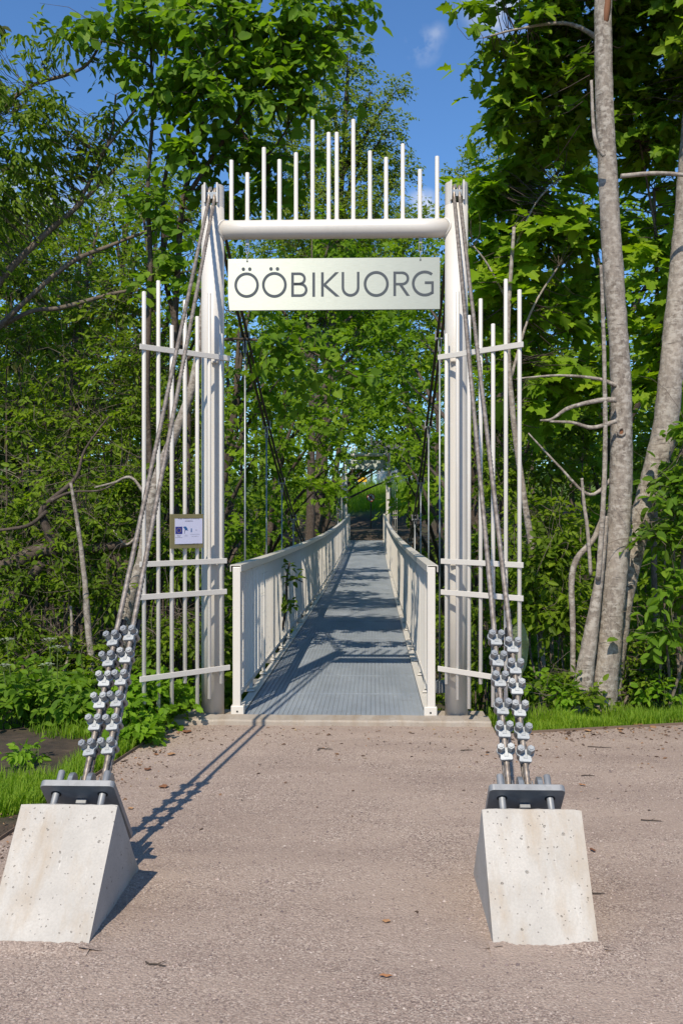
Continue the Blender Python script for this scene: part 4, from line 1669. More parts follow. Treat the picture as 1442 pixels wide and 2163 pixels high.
def twigs_mesh(name, starts, ends, r0, r1, bow=0.12, parent_off=None, k=3, seg=3):
    """Thin three-sided twigs from limb points to spray bases."""
    n = len(starts)
    d = ends - starts
    ln = np.linalg.norm(d, axis=1)
    mid = rng.normal(size=(n, 3)) * (bow * ln)[:, None]
    ts = np.linspace(0, 1, seg + 1)
    P_ = starts[:, None] + d[:, None] * ts[None, :, None] + mid[:, None] * (4 * ts * (1 - ts))[None, :, None]
    t = unit(d)
    a = unit(np.cross(t, np.array([0.3, 0.5, 0.8])))
    b = np.cross(t, a)
    ang = np.arange(k) * 2 * PI / k
    rr = r0[:, None] * (1 - ts)[None] + r1 * ts[None]
    V = P_[:, :, None] + rr[:, :, None, None] * (np.cos(ang)[None, None, :, None] * a[:, None, None] + np.sin(ang)[None, None, :, None] * b[:, None, None])
    i, q = np.meshgrid(np.arange(seg), np.arange(k), indexing='ij')
    q2 = (q + 1) % k
    tpl = np.stack([i * k + q, i * k + q2, (i + 1) * k + q2, (i + 1) * k + q], -1).reshape(-1, 4)
    Fc = (tpl[None] + (np.arange(n) * (seg + 1) * k)[:, None, None]).reshape(-1, 4)
    me = fast_mesh(name, V.reshape(-1, 3), Fc)
    return me


CAMV = np.array(CAM)


def project(p):
    r = p - CAMV
    d = r @ np.array(FWD)
    x = 721 + F * (r @ np.array(RGT)) / d
    y = 1081.5 - F * r[:, 2] / d
    return x, y, d


LEAF_ME = {}


def leaf_object_mesh(tpl, mat):
    key = (tpl, mat.name)
    if key not in LEAF_ME:
        v, t = TPL[tpl]
        me = bpy.data.meshes.new('leaf')
        me.from_pydata(v.tolist(), [], t.tolist())
        me.materials.append(mat)
        LEAF_ME[key] = me
    return LEAF_ME[key]


def plant(name, label, cat, base, stems, blobs, leaf, tpl, n_spray, per, length, size, bark='bark_brown', single=0, group=None, limb=0.012, stem_n=9, tip_r=0.003, twig_every=1, tangle=0, **kw):
    """stems: list of (name, [points], [radii]). blobs: (centre, radii, weight). Builds thing > trunk / branch / crown / leaf."""
    base = Vector(base)
    o = thing(name, label, cat, base, group)
    off = np.array(base)
    sk = []
    for (nm, pts, rad) in stems:
        pp = catmull(pts, 7)
        rr = np.interp(np.linspace(0, len(pts) - 1, len(pp)), range(len(pts)), rad).tolist()
        big = max(rr) > 0.05
        MB().tube(pp, rr, 18 if big else stem_n, wob=0.05 if big else 0.08).build(nm, M[bark], o)
        sk += [(tuple(p), r) for p, r in zip(pp, rr)]
    if n_spray:
        S = sprays([(np.array(c), np.array(r), w_) for c, r, w_ in blobs], n_spray, per, length, size, **kw)
        if sk:
            sp = np.array([s_[0] for s_ in sk]); sr = np.array([s_[1] for s_ in sk])
            ends = S['tip'][::twig_every]
            # prefer limb points that lie below the spray
            dd = np.linalg.norm(ends[:, None] - sp[None], axis=2) + 0.8 * np.clip(sp[None, :, 2] - ends[:, None, 2], 0, None)
            near = dd.argmin(1)
            me = twigs_mesh('twigs', ends + (sp[near] - ends) * np.minimum(1, 0.9 / (np.linalg.norm(sp[near] - ends, axis=1, keepdims=True) + 1e-6)) - off, ends - off, np.minimum(sr[near] * 0.6, limb), tip_r * 0.5)
            tw = link_mesh('twigs', me, o, M['stalk' if bark == 'stalk' else 'bark_brown'], 'stuff')
        if tangle:
            q = rng.integers(0, len(S['base']), tangle)
            a_ = S['base'][q] + rng.normal(size=(tangle, 3)) * 0.06
            e_ = a_ + unit(rng.normal(size=(tangle, 3)) * np.array([1, 0.6, 0.7]) + np.array([0, 0, 0.25])) * rng.uniform(0.2, 0.75, tangle)[:, None]
            me = twigs_mesh('dry_twigs', a_ - off, e_ - off, rng.uniform(0.0018, 0.0055, tangle), 0.0009, bow=0.16, seg=4)
            link_mesh('dry_twigs', me, o, M['bark_pale'], 'stuff')
        keep = np.ones(len(S['pos']), bool)
        if single:
            x, y, d = project(S['pos'])
            vis = (x > 0) & (x < 1442) & (y > 0) & (y < 2163) & (d > 1)
            app = np.where(vis, S['size'] / np.maximum(d, 0.1), 0)
            # nearest leaves first
            idx = np.argsort(-(app + 0.002 * rng.random(len(app))))[:single]
            idx = idx[app[idx] > 0]
            keep[idx] = False
            me = leaf_object_mesh(tpl, LMO[leaf])
            fr = frames(S['axis'][idx], S['nrm'][idx])
            for q, i in enumerate(idx):
                lo = link_mesh('leaf', me, o)
                m = Matrix(fr[q].tolist()).to_4x4()
                s_ = S['size'][i]
                m = m @ Matrix.Diagonal((s_, s_, s_, 1))
                m.translation = Vector(S['pos'][i] - off)
                lo.matrix_local = m
        me = leaves_mesh('crown', (S['pos'] - off)[keep], S['axis'][keep], S['nrm'][keep], S['size'][keep], S['rnd'][keep], tpl)
        link_mesh('crown', me, o, LM[leaf], 'stuff')
    return o


def PB(px, py, d, r, ry=None, rz=None, w_=None, dr=None):
    """blob at a photo pixel; radii in photo pixels"""
    k = d / F
    rx = r * k
    return (tuple(P(px, py, d)), (rx, (dr if dr is not None else rx), (rz * k if rz else rx * 0.85)), w_ or rx * rx * 1.0)


def S_(name, pts, d):
    """stem from (px, py, width px[, d])"""
    out, rad = [], []
    for p in pts:
        dd = p[3] if len(p) > 3 else d
        out.append(P(p[0], p[1], dd)); rad.append(p[2] / 2 / F * dd)
    return (name, out, rad)


# --- the tall grey trunks on the right with the overhanging maple crown
D = 7.95
big = [
    S_('trunk', [(1268, 1512, 74), (1272, 1480, 60), (1281, 1400, 53), (1291, 1300, 48), (1299, 1200, 50), (1307, 1080, 48), (1311, 1000, 47), (1311, 900, 45), (1311, 820, 43), (1304, 700, 41), (1296, 600, 43), (1284, 400, 40), (1275, 200, 37), (1273, 0, 36), (1278, -250, 32), (1290, -500, 26), (1300, -800, 18)], D),
    S_('trunk', [(1285, 1490, 50, 8.15), (1300, 1350, 48, 8.2), (1322, 1220, 46, 8.25), (1358, 1078, 46, 8.3), (1385, 980, 50, 8.3), (1404, 900, 52, 8.3), (1417, 780, 50, 8.3), (1425, 690, 48, 8.35), (1437, 560, 46, 8.4), (1448, 430, 44, 8.4), (1462, 250, 42, 8.4), (1490, 0, 38, 8.4), (1540, -400, 28, 8.4)], D),
    S_('stump', [(1218, 1512, 62), (1226, 1470, 48), (1237, 1400, 36), (1253, 1300, 26), (1264, 1225, 18), (1272, 1160, 15), (1279, 1090, 10)], 7.85),
    S_('branch', [(1262, 1225, 12), (1272, 1080, 11), (1277, 950, 10), (1276, 800, 9), (1272, 650, 8), (1268, 560, 6)], 7.8),
    S_('branch', [(1208, 1480, 10), (1209, 1330, 12), (1206, 1230, 13), (1218, 1180, 13), (1252, 1140, 12), (1272, 1090, 9)], 7.95),
    S_('branch', [(1247, 1215, 8), (1240, 1120, 8), (1232, 1060, 7), (1228, 1010, 6)], 7.85),
    S_('branch', [(1300, 845, 13), (1262, 846, 10), (1200, 862, 8), (1165, 885, 6), (1140, 888, 4)], 7.8),
    S_('branch', [(1300, 890, 10), (1250, 903, 8), (1210, 893, 7), (1160, 890, 4)], 7.8),
    S_('branch', [(1300, 1000, 9), (1245, 1045, 7), (1180, 985, 5), (1115, 915, 3)], 8.0),
    S_('branch', [(1310, 372, 10), (1390, 366, 9), (1470, 372, 8)], 7.9),
    S_('branch', [(1300, 815, 9), (1262, 800, 7), (1180, 793, 5), (1090, 800, 3)], 7.9),
    S_('branch', [(1275, 330, 9), (1255, 290, 8), (1248, 170, 6)], 7.75),
    S_('branch', [(1276, 90, 13), (1200, 50, 8), (1100, 60, 5), (1020, 80, 3)], 8.3),
    S_('branch', [(1280, 0, 18), (1380, -40, 12), (1480, -60, 9)], 8.3),
]
plant('maple_tree', 'tall grey lichen spotted tree with two trunks and a dark overhanging crown', 'tree', (P(1278, 1500, D).x, P(1278, 1500, D).y, 0), big,
      [PB(1130, 70, 8.6, 100, rz=90), PB(1085, 170, 8.8, 85, rz=70), PB(1200, 150, 8.8, 120), PB(1250, 40, 8.9, 130), PB(1390, 60, 8.9, 130), PB(1400, 230, 9.0, 110), PB(1330, 180, 9.2, 110), PB(1016, 60, 8.5, 28, rz=60), PB(1005, 20, 8.5, 30),
       PB(1110, 255, 9.0, 55, rz=45), PB(1180, 270, 9.2, 60), PB(1060, 225, 9, 40),
       PB(1200, -120, 8.4, 150), PB(1380, -200, 8.4, 230, w_=0.35), PB(1230, -400, 8.2, 240, w_=0.3), PB(1450, -500, 8.0, 300, w_=0.4), PB(1560, -100, 8.0, 200), PB(1600, 150, 8.4, 180)],
      'maple', 'maple', 980, 9, 0.38, 0.122, bark='bark_grey', single=160, twig_every=3, limb=0.006, droop=0.25, shell=0.3, flat=0.35)
tr = bpy.data.objects['maple_tree']
# a knot and a torn strip of bare wood
def add_knot():
    c = P(1311, 912, 7.95 - 0.092)
    pts = [c + Vector((0.026 * math.cos(a), 0.004 * math.sin(2 * a), 0.030 * math.sin(a))) for a in np.linspace(0, 2 * PI, 17)]
    k = MB(); k.tube(pts, 0.011, 7, caps=False, wob=0.15); k.build('knot', M['bark_grey'], tr)
    MB().tube([c + Vector((0, 0.012, 0)), c + Vector((0, 0.004, 0))], 0.022, 10).build('knot_hole', M['wood'], tr)
    pts = [P(1280 + math.sin(i) * 2, -30 + i * 18, 7.95 - 0.062 + 0.0015 * max(0, i - 3)) for i in range(6)]
    pts[-1] = pts[-1] + Vector((0, 0.03, 0))
    MB().tube(pts, [0.026, 0.027, 0.027, 0.026, 0.022, 0.008], 8, wob=0.12).build('bare_wood', M['wood'], tr)


add_knot()

# --- maples standing right behind the right screen
plant('young_maple', 'young maple with big bright lobed leaves right behind the right screen', 'tree', P(1146, 1490, 8.9),
      [S_('trunk', [(1146, 1500, 16), (1140, 1330, 16), (1122, 1160, 14), (1100, 1010, 13), (1082, 870, 12), (1072, 700, 10), (1085, 480, 7)], 8.9),
       S_('branch', [(1078, 800, 7), (1120, 660, 5), (1180, 560, 3)], 9.0), S_('branch', [(1074, 640, 6), (1030, 560, 4), (1000, 520, 3)], 9.1), S_('branch', [(1080, 540, 6), (1130, 430, 4), (1180, 380, 3)], 9.1)],
      [PB(1060, 400, 9.5, 80, rz=60), PB(1130, 350, 9.5, 80, rz=60), PB(1040, 520, 9.4, 70, rz=60), PB(1140, 500, 9.3, 100, rz=80), PB(1220, 480, 9.6, 70), PB(1010, 640, 9.6, 40), PB(1080, 620, 9.4, 70), PB(1180, 650, 9.6, 80), PB(1100, 760, 9.5, 80), PB(1190, 800, 9.8, 80), PB(1030, 420, 9.8, 60)],
      'sunmaple', 'maple_near', 250, 7, 0.36, 0.165, bark='bark_grey', single=300, limb=0.006, droop=0.3, jitter=0.5, shell=0.35, sun=0.6)
plant('young_maple', 'maple sapling with yellowish lobed leaves between the two grey trunks and the frame edge', 'tree', P(1390, 1500, 9.4),
      [S_('trunk', [(1395, 1480, 14), (1380, 1200, 12), (1390, 800, 10), (1380, 400, 6)], 9.4), S_('branch', [(1388, 700, 6), (1430, 560, 4)], 9.3), S_('branch', [(1386, 500, 6), (1350, 300, 4)], 9.3)],
      [PB(1240, 300, 9.8, 60, rz=50), PB(1250, 600, 9.9, 60), PB(1390, 300, 9.4, 90, rz=70), PB(1350, 500, 9.4, 70), PB(1420, 560, 9.3, 80), PB(1370, 680, 9.3, 60), PB(1430, 420, 9.5, 70), PB(1360, 820, 9.4, 50), PB(1480, 700, 9.4, 90)],
      'sunmaple', 'maple_near', 170, 7, 0.36, 0.15, bark='bark_pale', single=140, limb=0.006, droop=0.3, jitter=0.5, shell=0.3, sun=0.6)

# --- hazel tall on the left
plant('hazel_tree', 'tall hazel with many dark stems and broad rounded leaves behind the left post', 'tree', (P(360, 1490, 9.4).x, P(360, 1490, 9.4).y, -0.1),
      [S_('stem', [(350, 1490, 20), (335, 1200, 17), (312, 900, 14), (312, 740, 13), (318, 560, 11), (312, 400, 9), (322, 250, 7), (318, 80, 5)], 9.4),
       S_('stem', [(362, 1490, 20), (365, 1150, 17), (362, 850, 14), (372, 640, 13), (384, 440, 12), (404, 340, 10), (388, 200, 8), (398, 0, 6), (400, -200, 4)], 9.5),
       S_('stem', [(375, 1490, 18), (392, 1100, 15), (395, 800, 13), (352, 600, 11), (345, 420, 9), (358, 300, 7), (350, 100, 5)], 9.6),
       S_('branch', [(392, 420, 11), (450, 330, 9), (520, 230, 7), (600, 150, 5), (680, 90, 3)], 9.3),
       S_('branch', [(400, 350, 9), (440, 220, 7), (470, 80, 5), (500, -60, 4)], 9.2),
       S_('branch', [(500, 255, 6), (560, 330, 4), (640, 210, 3)], 9.3),
       S_('branch', [(395, 760, 9), (450, 720, 7), (560, 720, 5), (660, 745, 4), (760, 800, 3)], 9.3)],
      [PB(430, 60, 9.2, 140), PB(560, 60, 9.2, 110), PB(660, 20, 9.1, 90), PB(330, 170, 9.3, 80), PB(480, 210, 9.2, 120), PB(600, 170, 9.1, 80), PB(400, 330, 9.3, 90), PB(330, 440, 9.4, 60), PB(370, 570, 9.5, 60), PB(540, 320, 9.4, 70), PB(520, 420, 9.5, 50), PB(600, 400, 9.5, 45), PB(650, 330, 9.4, 40), PB(470, 430, 9.6, 45), PB(660, 110, 9.0, 60, rz=50), PB(640, 205, 9.0, 36), PB(180, 40, 9.0, 60, rz=30), PB(300, 50, 9.2, 70),
       PB(520, -160, 10.6, 150, w_=0.3), PB(380, -160, 10.6, 180, w_=0.4), PB(760, -20, 8.9, 30, w_=0.02),
       PB(590, 735, 9.2, 45, rz=35), PB(650, 790, 9.2, 28, rz=30), PB(740, 800, 9.2, 32, rz=28), PB(700, 740, 9.2, 30, w_=0.012), PB(760, 215, 9.3, 30, w_=0.01)],
      'hazel', 'hazel', 800, 8, 0.34, 0.096, single=280, limb=0.006, droop=0.3, jitter=0.65, shell=0.3, sun=0.75)

# --- bird cherry with long bare limbs, far left
plant('bird_cherry', 'loose bird cherry with narrow leaves on long slanting limbs at the upper left', 'tree', (P(-150, 1200, 9.6).x, P(-150, 1200, 9.6).y, -0.3),
      [S_('trunk', [(-150, 1400, 34), (-120, 1000, 28), (-70, 760, 22), (-10, 610, 16), (80, 510, 13), (160, 440, 10), (210, 390, 8), (260, 340, 5)], 9.6),
       S_('branch', [(-120, 400, 20), (-60, 300, 14), (10, 225, 10), (70, 180, 8), (150, 155, 7), (190, 130, 6), (230, 60, 4)], 9.4),
       S_('branch', [(-70, 760, 18), (50, 640, 10), (150, 555, 11), (230, 520, 8), (320, 485, 5)], 9.8),
       S_('branch', [(-50, 720, 14), (60, 660, 9), (130, 650, 10), (240, 620, 8), (300, 612, 5)], 9.9),
       S_('branch', [(160, 440, 10), (230, 300, 6), (245, 200, 4)], 9.6), S_('branch', [(210, 330, 8), (265, 260, 6), (310, 200, 3)], 9.5)],
      [PB(50, 90, 9.3, 55, rz=60), PB(140, 85, 9.3, 50, rz=40), PB(40, 200, 9.3, 60, rz=50), PB(120, 230, 9.4, 60, rz=50), PB(60, 300, 9.4, 90), PB(160, 300, 9.5, 60, rz=50), PB(230, 250, 9.5, 45), PB(240, 130, 9.5, 40, rz=35), PB(30, 400, 9.5, 80), PB(130, 400, 9.6, 60), PB(220, 360, 9.6, 50), PB(-80, 200, 9.2, 120), PB(-60, 450, 9.4, 120), PB(280, 300, 9.7, 40)],
      'cherry', 'lance', 430, 9, 0.30, 0.085, bark='bark_pale', single=200, limb=0.005, droop=0.35, jitter=0.8, shell=0.25, sun=0.8)


# --- spruce at the left edge
def spruce():
    c = P(-70, 1081, 13.5)
    gz = float(ground_z(c.x, c.y))
    o = thing('spruce_tree', 'dark spruce with drooping fringed branches at the top left edge', 'tree', (c.x, c.y, gz))
    H = 13.5
    MB().tube([(c.x, c.y, gz), (c.x, c.y, gz + H * 0.5), (c.x, c.y, gz + H)], [0.16, 0.1, 0.01], 10).build('trunk', M['bark_brown'], o)
    pos, ax, nr, sz = [], [], [], []
    bs, be = [], []
    for i in range(95):
        z = gz + 1.2 + (H - 1.4) * i / 95
        r = 1.75 * (1 - (i / 95)) ** 0.75 + 0.15
        a = i * 2.399
        r *= random.uniform(0.75, 1.1)
        dv = np.array([math.cos(a), math.sin(a), 0])
        p0 = np.array([c.x, c.y, z])
        p1 = p0 + dv * r + np.array([0, 0, -0.22 * r])
        bs.append(p0); be.append(p1)
        n = int(26 * r) + 8
        for k in range(n):
            t = (k + 0.5) / n
            p = p0 + (p1 - p0) * (0.15 + 0.85 * t)
            for q in (-1, 1):
                d = dv * 0.55 + q * np.array([-dv[1], dv[0], 0]) * random.uniform(0.3, 0.9) + np.array([0, 0, -random.uniform(0.2, 1.3)])
                pos.append(p); ax.append(d); nr.append(np.array([0, 0, 1]) + rng.normal(size=3) * 0.5); sz.append(random.uniform(0.10, 0.24))
    off = np.array([c.x, c.y, gz])
    me = twigs_mesh('branches', np.array(bs) - off, np.array(be) - off, np.full(len(bs), 0.014), 0.003, bow=0.04)
    link_mesh('twigs', me, o, M['bark_brown'], 'stuff')
    me = leaves_mesh('crown', np.array(pos) - off, unit(np.array(ax)), unit(np.array(nr)), np.array(sz), rng.random(len(pos)), 'lance')
    link_mesh('crown', me, o, LM['spruce'], 'stuff')


spruce()

# --- thicket on the left
THK = [
    ('dense green shrub with small leaves highest in the left thicket', [(60, 720, 10.4, 110), (170, 680, 10.4, 100), (30, 560, 10.8, 90), (140, 560, 10.8, 80)], 10.5),
    ('shrub with yellow green leaf tips behind the leaning trunk', [(260, 640, 10.0, 80), (310, 750, 9.8, 70), (230, 780, 10.0, 90), (280, 880, 9.8, 70)], 9.9),
    ('dark tangled shrub around the bent bare limbs left of the ropes', [(70, 880, 10.0, 100), (170, 900, 9.9, 90), (110, 1000, 9.6, 90)], 9.9),
    ('low tangled shrub between the dead grey limbs', [(40, 1080, 9.2, 80), (140, 1140, 9.0, 80), (60, 1220, 8.9, 80), (-30, 1150, 9, 90)], 9.0),
    ('bright green shrub just left of the ropes above the cow parsley', [(200, 1120, 9.0, 70), (260, 1040, 9.2, 70), (170, 1230, 8.8, 60), (230, 1250, 8.7, 50)], 9.0),
    ('leafy shrub seen through the left screen rods', [(340, 1000, 9.6, 60), (390, 900, 9.8, 60), (350, 1150, 9.2, 60), (400, 1200, 9.2, 60), (380, 1330, 8.9, 60), (330, 1360, 8.8, 50)], 9.3),
    ('shaded shrub low behind the cow parsley', [(30, 1330, 8.7, 70), (110, 1380, 8.6, 60), (200, 1390, 8.6, 60), (-40, 1400, 8.5, 80)], 8.6),
]
for lab, bl, d in THK:
    b0 = bl[0]
    g = P(sum(q[0] for q in bl) / len(bl), 1450, d)
    gz = float(ground_z(g.x, g.y))
    st = []
    for q in bl:
        for r_ in range(2):
            p1 = P(q[0] + random.uniform(-30, 30), q[1] - 20, q[2])
            p0 = Vector((g.x + random.uniform(-0.25, 0.25), g.y + random.uniform(-0.2, 0.2), gz))
            mid = p0.lerp(p1, 0.55) + Vector((random.uniform(-0.25, 0.25), random.uniform(-0.1, 0.2), random.uniform(-0.1, 0.15)))
            st.append(('stem', [p0, p0.lerp(mid, 0.5) + Vector((random.uniform(-0.08, 0.08), 0, 0)), mid, p1], [0.022, 0.017, 0.012, 0.004]))
    plant('shrub', lab, 'shrub', (g.x, g.y, gz), st, [PB(*q) for q in bl], 'thicket', 'oval', 58 * len(bl) + 30, 10, 0.30, 0.058, bark='bark_brown', single=60, group='shrubs of the left thicket', limb=0.006, droop=0.25, jitter=1.0, shell=0.12, sun=0.9, tangle=34 * len(bl))

# the leaning trunk and dead limbs on the left
plant('leaning_tree', 'thin leaning tree with mossy grey trunk behind the left ropes', 'tree', (P(262, 1400, 8.7).x, P(262, 1400, 8.7).y, 0),
      [S_('trunk', [(250, 1420, 22), (266, 1310, 22), (285, 1230, 23), (302, 1170, 22), (315, 1080, 22), (335, 1000, 22), (372, 910, 21), (402, 830, 19), (420, 740, 16), (430, 640, 13), (440, 520, 9)], 8.75),
       S_('branch', [(320, 1070, 8), (280, 1010, 6), (240, 1020, 5), (200, 1030, 3)], 8.8), S_('branch', [(315, 1100, 7), (270, 1150, 5), (240, 1120, 3)], 8.8)],
      [PB(430, 500, 8.9, 40), PB(420, 600, 9.0, 40)], 'hazel', 'hazel', 14, 6, 0.3, 0.09, bark='bark_grey', limb=0.006)
plant('dead_limb', 'fallen crooked dead limb lying through the left thicket', 'branch', (P(60, 1250, 8.8).x, P(60, 1250, 8.8).y, float(P(60, 1250, 8.8).z)),
      [S_('limb', [(-60, 1230, 40), (20, 1195, 36), (80, 1165, 30), (150, 1160, 24), (230, 1155, 18), (300, 1140, 12)], 8.9),
       S_('branch', [(-40, 1330, 28), (30, 1260, 24), (90, 1190, 18)], 8.8), S_('branch', [(120, 1160, 20), (90, 1090, 17), (105, 1060, 12), (160, 1010, 8), (180, 950, 5), (230, 880, 3)], 8.85),
       S_('branch', [(100, 1080, 9), (60, 1110, 8), (0, 1120, 6), (-30, 1125, 4)], 8.8), S_('branch', [(105, 1060, 10), (150, 1040, 5), (215, 1035, 4), (260, 1010, 2)], 8.8),
       ],
      [], 'small', 'oval', 0, 0, 0, 0, bark='bark_brown')
plant('bare_stem', 'upright pale bare stem behind the top clamps of the left ropes', 'tree', (P(196, 1480, 8.5).x, P(196, 1480, 8.5).y, 0),
      [S_('trunk', [(192, 1490, 17), (194, 1400, 15), (186, 1320, 14), (180, 1230, 12), (168, 1130, 9), (150, 1020, 6)], 8.5), S_('branch', [(120, 1480, 8), (150, 1360, 7), (150, 1280, 5)], 8.5)],
      [], 'small', 'oval', 0, 0, 0, 0, bark='bark_grey')

# --- right understory
THR = [
    ('dark shrub with small leaves seen through the right screen rods', [(1010, 900, 10.2, 60), (1060, 1000, 10.0, 60), (1010, 1150, 9.8, 50), (1070, 1200, 9.6, 60), (1000, 1300, 9.4, 40), (1040, 1400, 9.2, 40)], 9.8, 0.07, 0),
    ('shaded shrub between the thin trunk and the grey trunks', [(1170, 980, 10.2, 80), (1230, 900, 10.4, 70), (1160, 1100, 9.8, 70), (1200, 1230, 9.5, 60)], 10.0, 0.075, 0),
    ('pale green sapling leaves left of the grey stump', [(1150, 1190, 8.6, 50), (1180, 1150, 8.6, 40), (1120, 1280, 8.6, 40), (1190, 1290, 8.4, 40)], 8.6, 0.075, 40),
    ('broad leaved shrub right of the second grey trunk', [(1430, 1010, 7.9, 42), (1450, 900, 7.9, 45), (1405, 1130, 7.9, 45), (1440, 1250, 7.8, 55), (1390, 1330, 7.8, 40), (1480, 1050, 7.9, 80)], 7.9, 0.105, 160),
    ('dark background shrub right of the grey trunks', [(1380, 950, 10.5, 110), (1420, 1150, 10.0, 100), (1330, 1250, 9.8, 60), (1450, 750, 10.6, 100), (1540, 1000, 10.2, 120)], 10.2, 0.085, 0),
    ('low yellow green weedy shrub at the foot of the grey trunks', [(1200, 1440, 7.9, 40), (1240, 1470, 7.7, 30), (1340, 1440, 8.1, 45), (1400, 1430, 8.1, 50), (1370, 1380, 8.3, 45)], 8.0, 0.06, 60),
]
for lab, bl, d, ls, sg in THR:
    g = P(sum(q[0] for q in bl) / len(bl), 1470, d)
    gz = float(ground_z(g.x, g.y))
    st = []
    for q in bl:
        p1 = P(q[0] + random.uniform(-15, 15), q[1] - 10, q[2])
        p0 = Vector((g.x + (p1.x - g.x) * 0.7 + random.uniform(-0.12, 0.12), g.y + random.uniform(-0.1, 0.1), gz))
        mid = p0.lerp(p1, 0.55) + Vector((random.uniform(-0.08, 0.08), random.uniform(-0.06, 0.1), 0))
        st.append(('stem', [p0, mid, p1], [0.014, 0.010, 0.004]))
    plant('shrub', lab, 'shrub', (g.x, g.y, gz), st, [PB(*q) for q in bl], 'thicket' if ls < 0.1 else 'hazel', 'oval', (44 if ls < 0.1 else 26) * len(bl), 9, 0.30, ls * (0.85 if ls > 0.1 else 1), bark='bark_pale', single=sg, group='shrubs on the right bank', limb=0.005, droop=0.2, jitter=0.9, shell=0.15, sun=0.8, tangle=10 * len(bl))

# --- trees over the ravine, both sides of the walkway
def mid_tree(lab, trunk, bl, leaf='maple', tpl='maple', dens=1.0, size=0.13, name='maple_tree', bark='bark_brown', per=9, group='trees over the ravine', **kw):
    (px0, px1, d) = trunk
    g = P(px0, 1100, d)
    if abs(g.x) < 2.0 and g.y < 40:
        g.x = math.copysign(2.0 + 0.4 * random.random(), g.x)
    gz = float(ground_z(g.x, g.y))
    tops = sorted(bl, key=lambda q: q[1])
    top = P(px1, tops[0][1], d)
    if abs(top.x) < 1.5 and d < 40: top.x = math.copysign(1.6, g.x)
    base = Vector((g.x, g.y, gz - 0.05))
    mid = base.lerp(top, 0.45) + Vector((random.uniform(-0.3, 0.3), random.uniform(-0.2, 0.2), 0))
    h = (top - base).length
    r0 = 0.014 * h + 0.02
    st = [('trunk', [base, base.lerp(mid, 0.5) + Vector((random.uniform(-0.15, 0.15), 0, 0)), mid, top], [r0, r0 * 0.8, r0 * 0.6, 0.012])]
    for q in bl:
        c = P(q[0], q[1], q[2])
        f = min(max((c.z - base.z) / max(top.z - base.z, 0.1) - 0.18, 0.12), 0.85)
        a = base.lerp(mid, f / 0.45) if f < 0.45 else mid.lerp(top, (f - 0.45) / 0.55)
        st.append(('branch', [a, a.lerp(c, 0.5) + Vector((0, 0, 0.12)), c], [r0 * 0.35, r0 * 0.25, 0.006]))
    blobs = [PB(*q[:4]) for q in bl]
    area = sum(b[1][0] ** 2 * PI for b in blobs)
    n = max(20, int(area * 17 * dens * (0.13 / size) ** 1.6))
    o = plant(name, lab, 'tree', base, st, blobs, leaf, tpl, n, per, 3.4 * size, size, bark=bark, group=group, limb=0.014, droop=0.25, shell=0.35, twig_every=2, **kw)
    return o


mid_tree('bright maple nearest on the left over the ravine, behind the first hangers', (585, 600, 15.0), [(540, 720, 15, 90), (520, 850, 14.5, 70), (590, 800, 15, 80), (540, 960, 14, 60), (620, 700, 15.5, 70), (510, 640, 15, 70), (500, 1050, 15.5, 60), (545, 1090, 17, 50), (505, 1130, 14.5, 45)], size=0.12)
mid_tree('maple with layered leaves halfway along the left railing', (612, 640, 22.0), [(660, 740, 22, 80), (640, 850, 22, 70), (690, 900, 21, 60), (700, 980, 21, 55), (670, 1030, 20, 50), (720, 820, 22.5, 60), (610, 930, 21, 60), (600, 1040, 20, 50)], size=0.13)
mid_tree('maple nearest on the right over the ravine, behind the right hangers', (905, 900, 14.0), [(890, 720, 17, 60), (870, 820, 18, 55), (945, 930, 14, 45), (880, 960, 18, 40), (960, 1060, 13, 40), (900, 640, 15.5, 60), (955, 1130, 12.5, 35), (950, 800, 13.5, 60)], size=0.13)
mid_tree('maple with light leaves halfway along the right railing', (872, 850, 20.0), [(850, 740, 21, 65), (830, 830, 22, 55), (860, 880, 20, 50), (845, 960, 20, 40), (880, 1040, 16.5, 36), (850, 1075, 17, 28), (862, 1020, 17, 30)], size=0.13)
mid_tree('dark tree behind the middle of the sign', (700, 720, 30.0), [(760, 700, 30, 80), (700, 640, 30, 80), (780, 780, 30, 50), (740, 580, 31, 80), (640, 600, 30, 80), (830, 600, 31, 80), (740, 870, 30, 36), (880, 540, 31, 60), (700, 500, 31, 80), (560, 600, 30, 80), (800, 700, 31, 60)], size=0.15, dens=1.2)
mid_tree('tree on the far bank left of the far gate', (665, 690, 40.0), [(690, 900, 40, 55), (700, 820, 41, 60), (690, 980, 39, 45), (715, 1040, 40, 26), (650, 880, 39, 60), (640, 1000, 38, 50), (710, 1080, 39, 18), (745, 930, 41, 34), (590, 960, 36, 70)], size=0.16, dens=0.9)
mid_tree('tree on the far bank right of the far gate', (870, 860, 41.0), [(850, 900, 40, 50), (830, 850, 41, 50), (860, 960, 40, 36), (890, 1000, 39, 42), (800, 880, 42, 40), (880, 1060, 40, 30), (920, 960, 38, 60), (845, 985, 40, 18), (790, 930, 42, 28), (930, 1060, 37, 50)], size=0.16, dens=0.9)
mid_tree('leafy tree arching above the far gate', (700, 760, 46.0), [(760, 840, 46, 50), (800, 800, 46, 60), (730, 780, 46, 60), (765, 900, 46, 32), (820, 920, 46, 26), (790, 700, 47, 80), (850, 780, 47, 60), (755, 945, 46, 30), (800, 955, 47, 34), (835, 965, 46, 24), (735, 1000, 47, 26), (780, 640, 48, 90), (775, 962, 45.5, 22), (810, 968, 45.5, 20), (755, 985, 46, 14), (752, 978, 42, 12), (790, 972, 42.2, 12), (812, 985, 41.8, 9), (795, 962, 50, 34), (765, 975, 50, 20), (835, 972, 50, 26), (860, 1000, 50, 20)], size=0.17, dens=1.2)

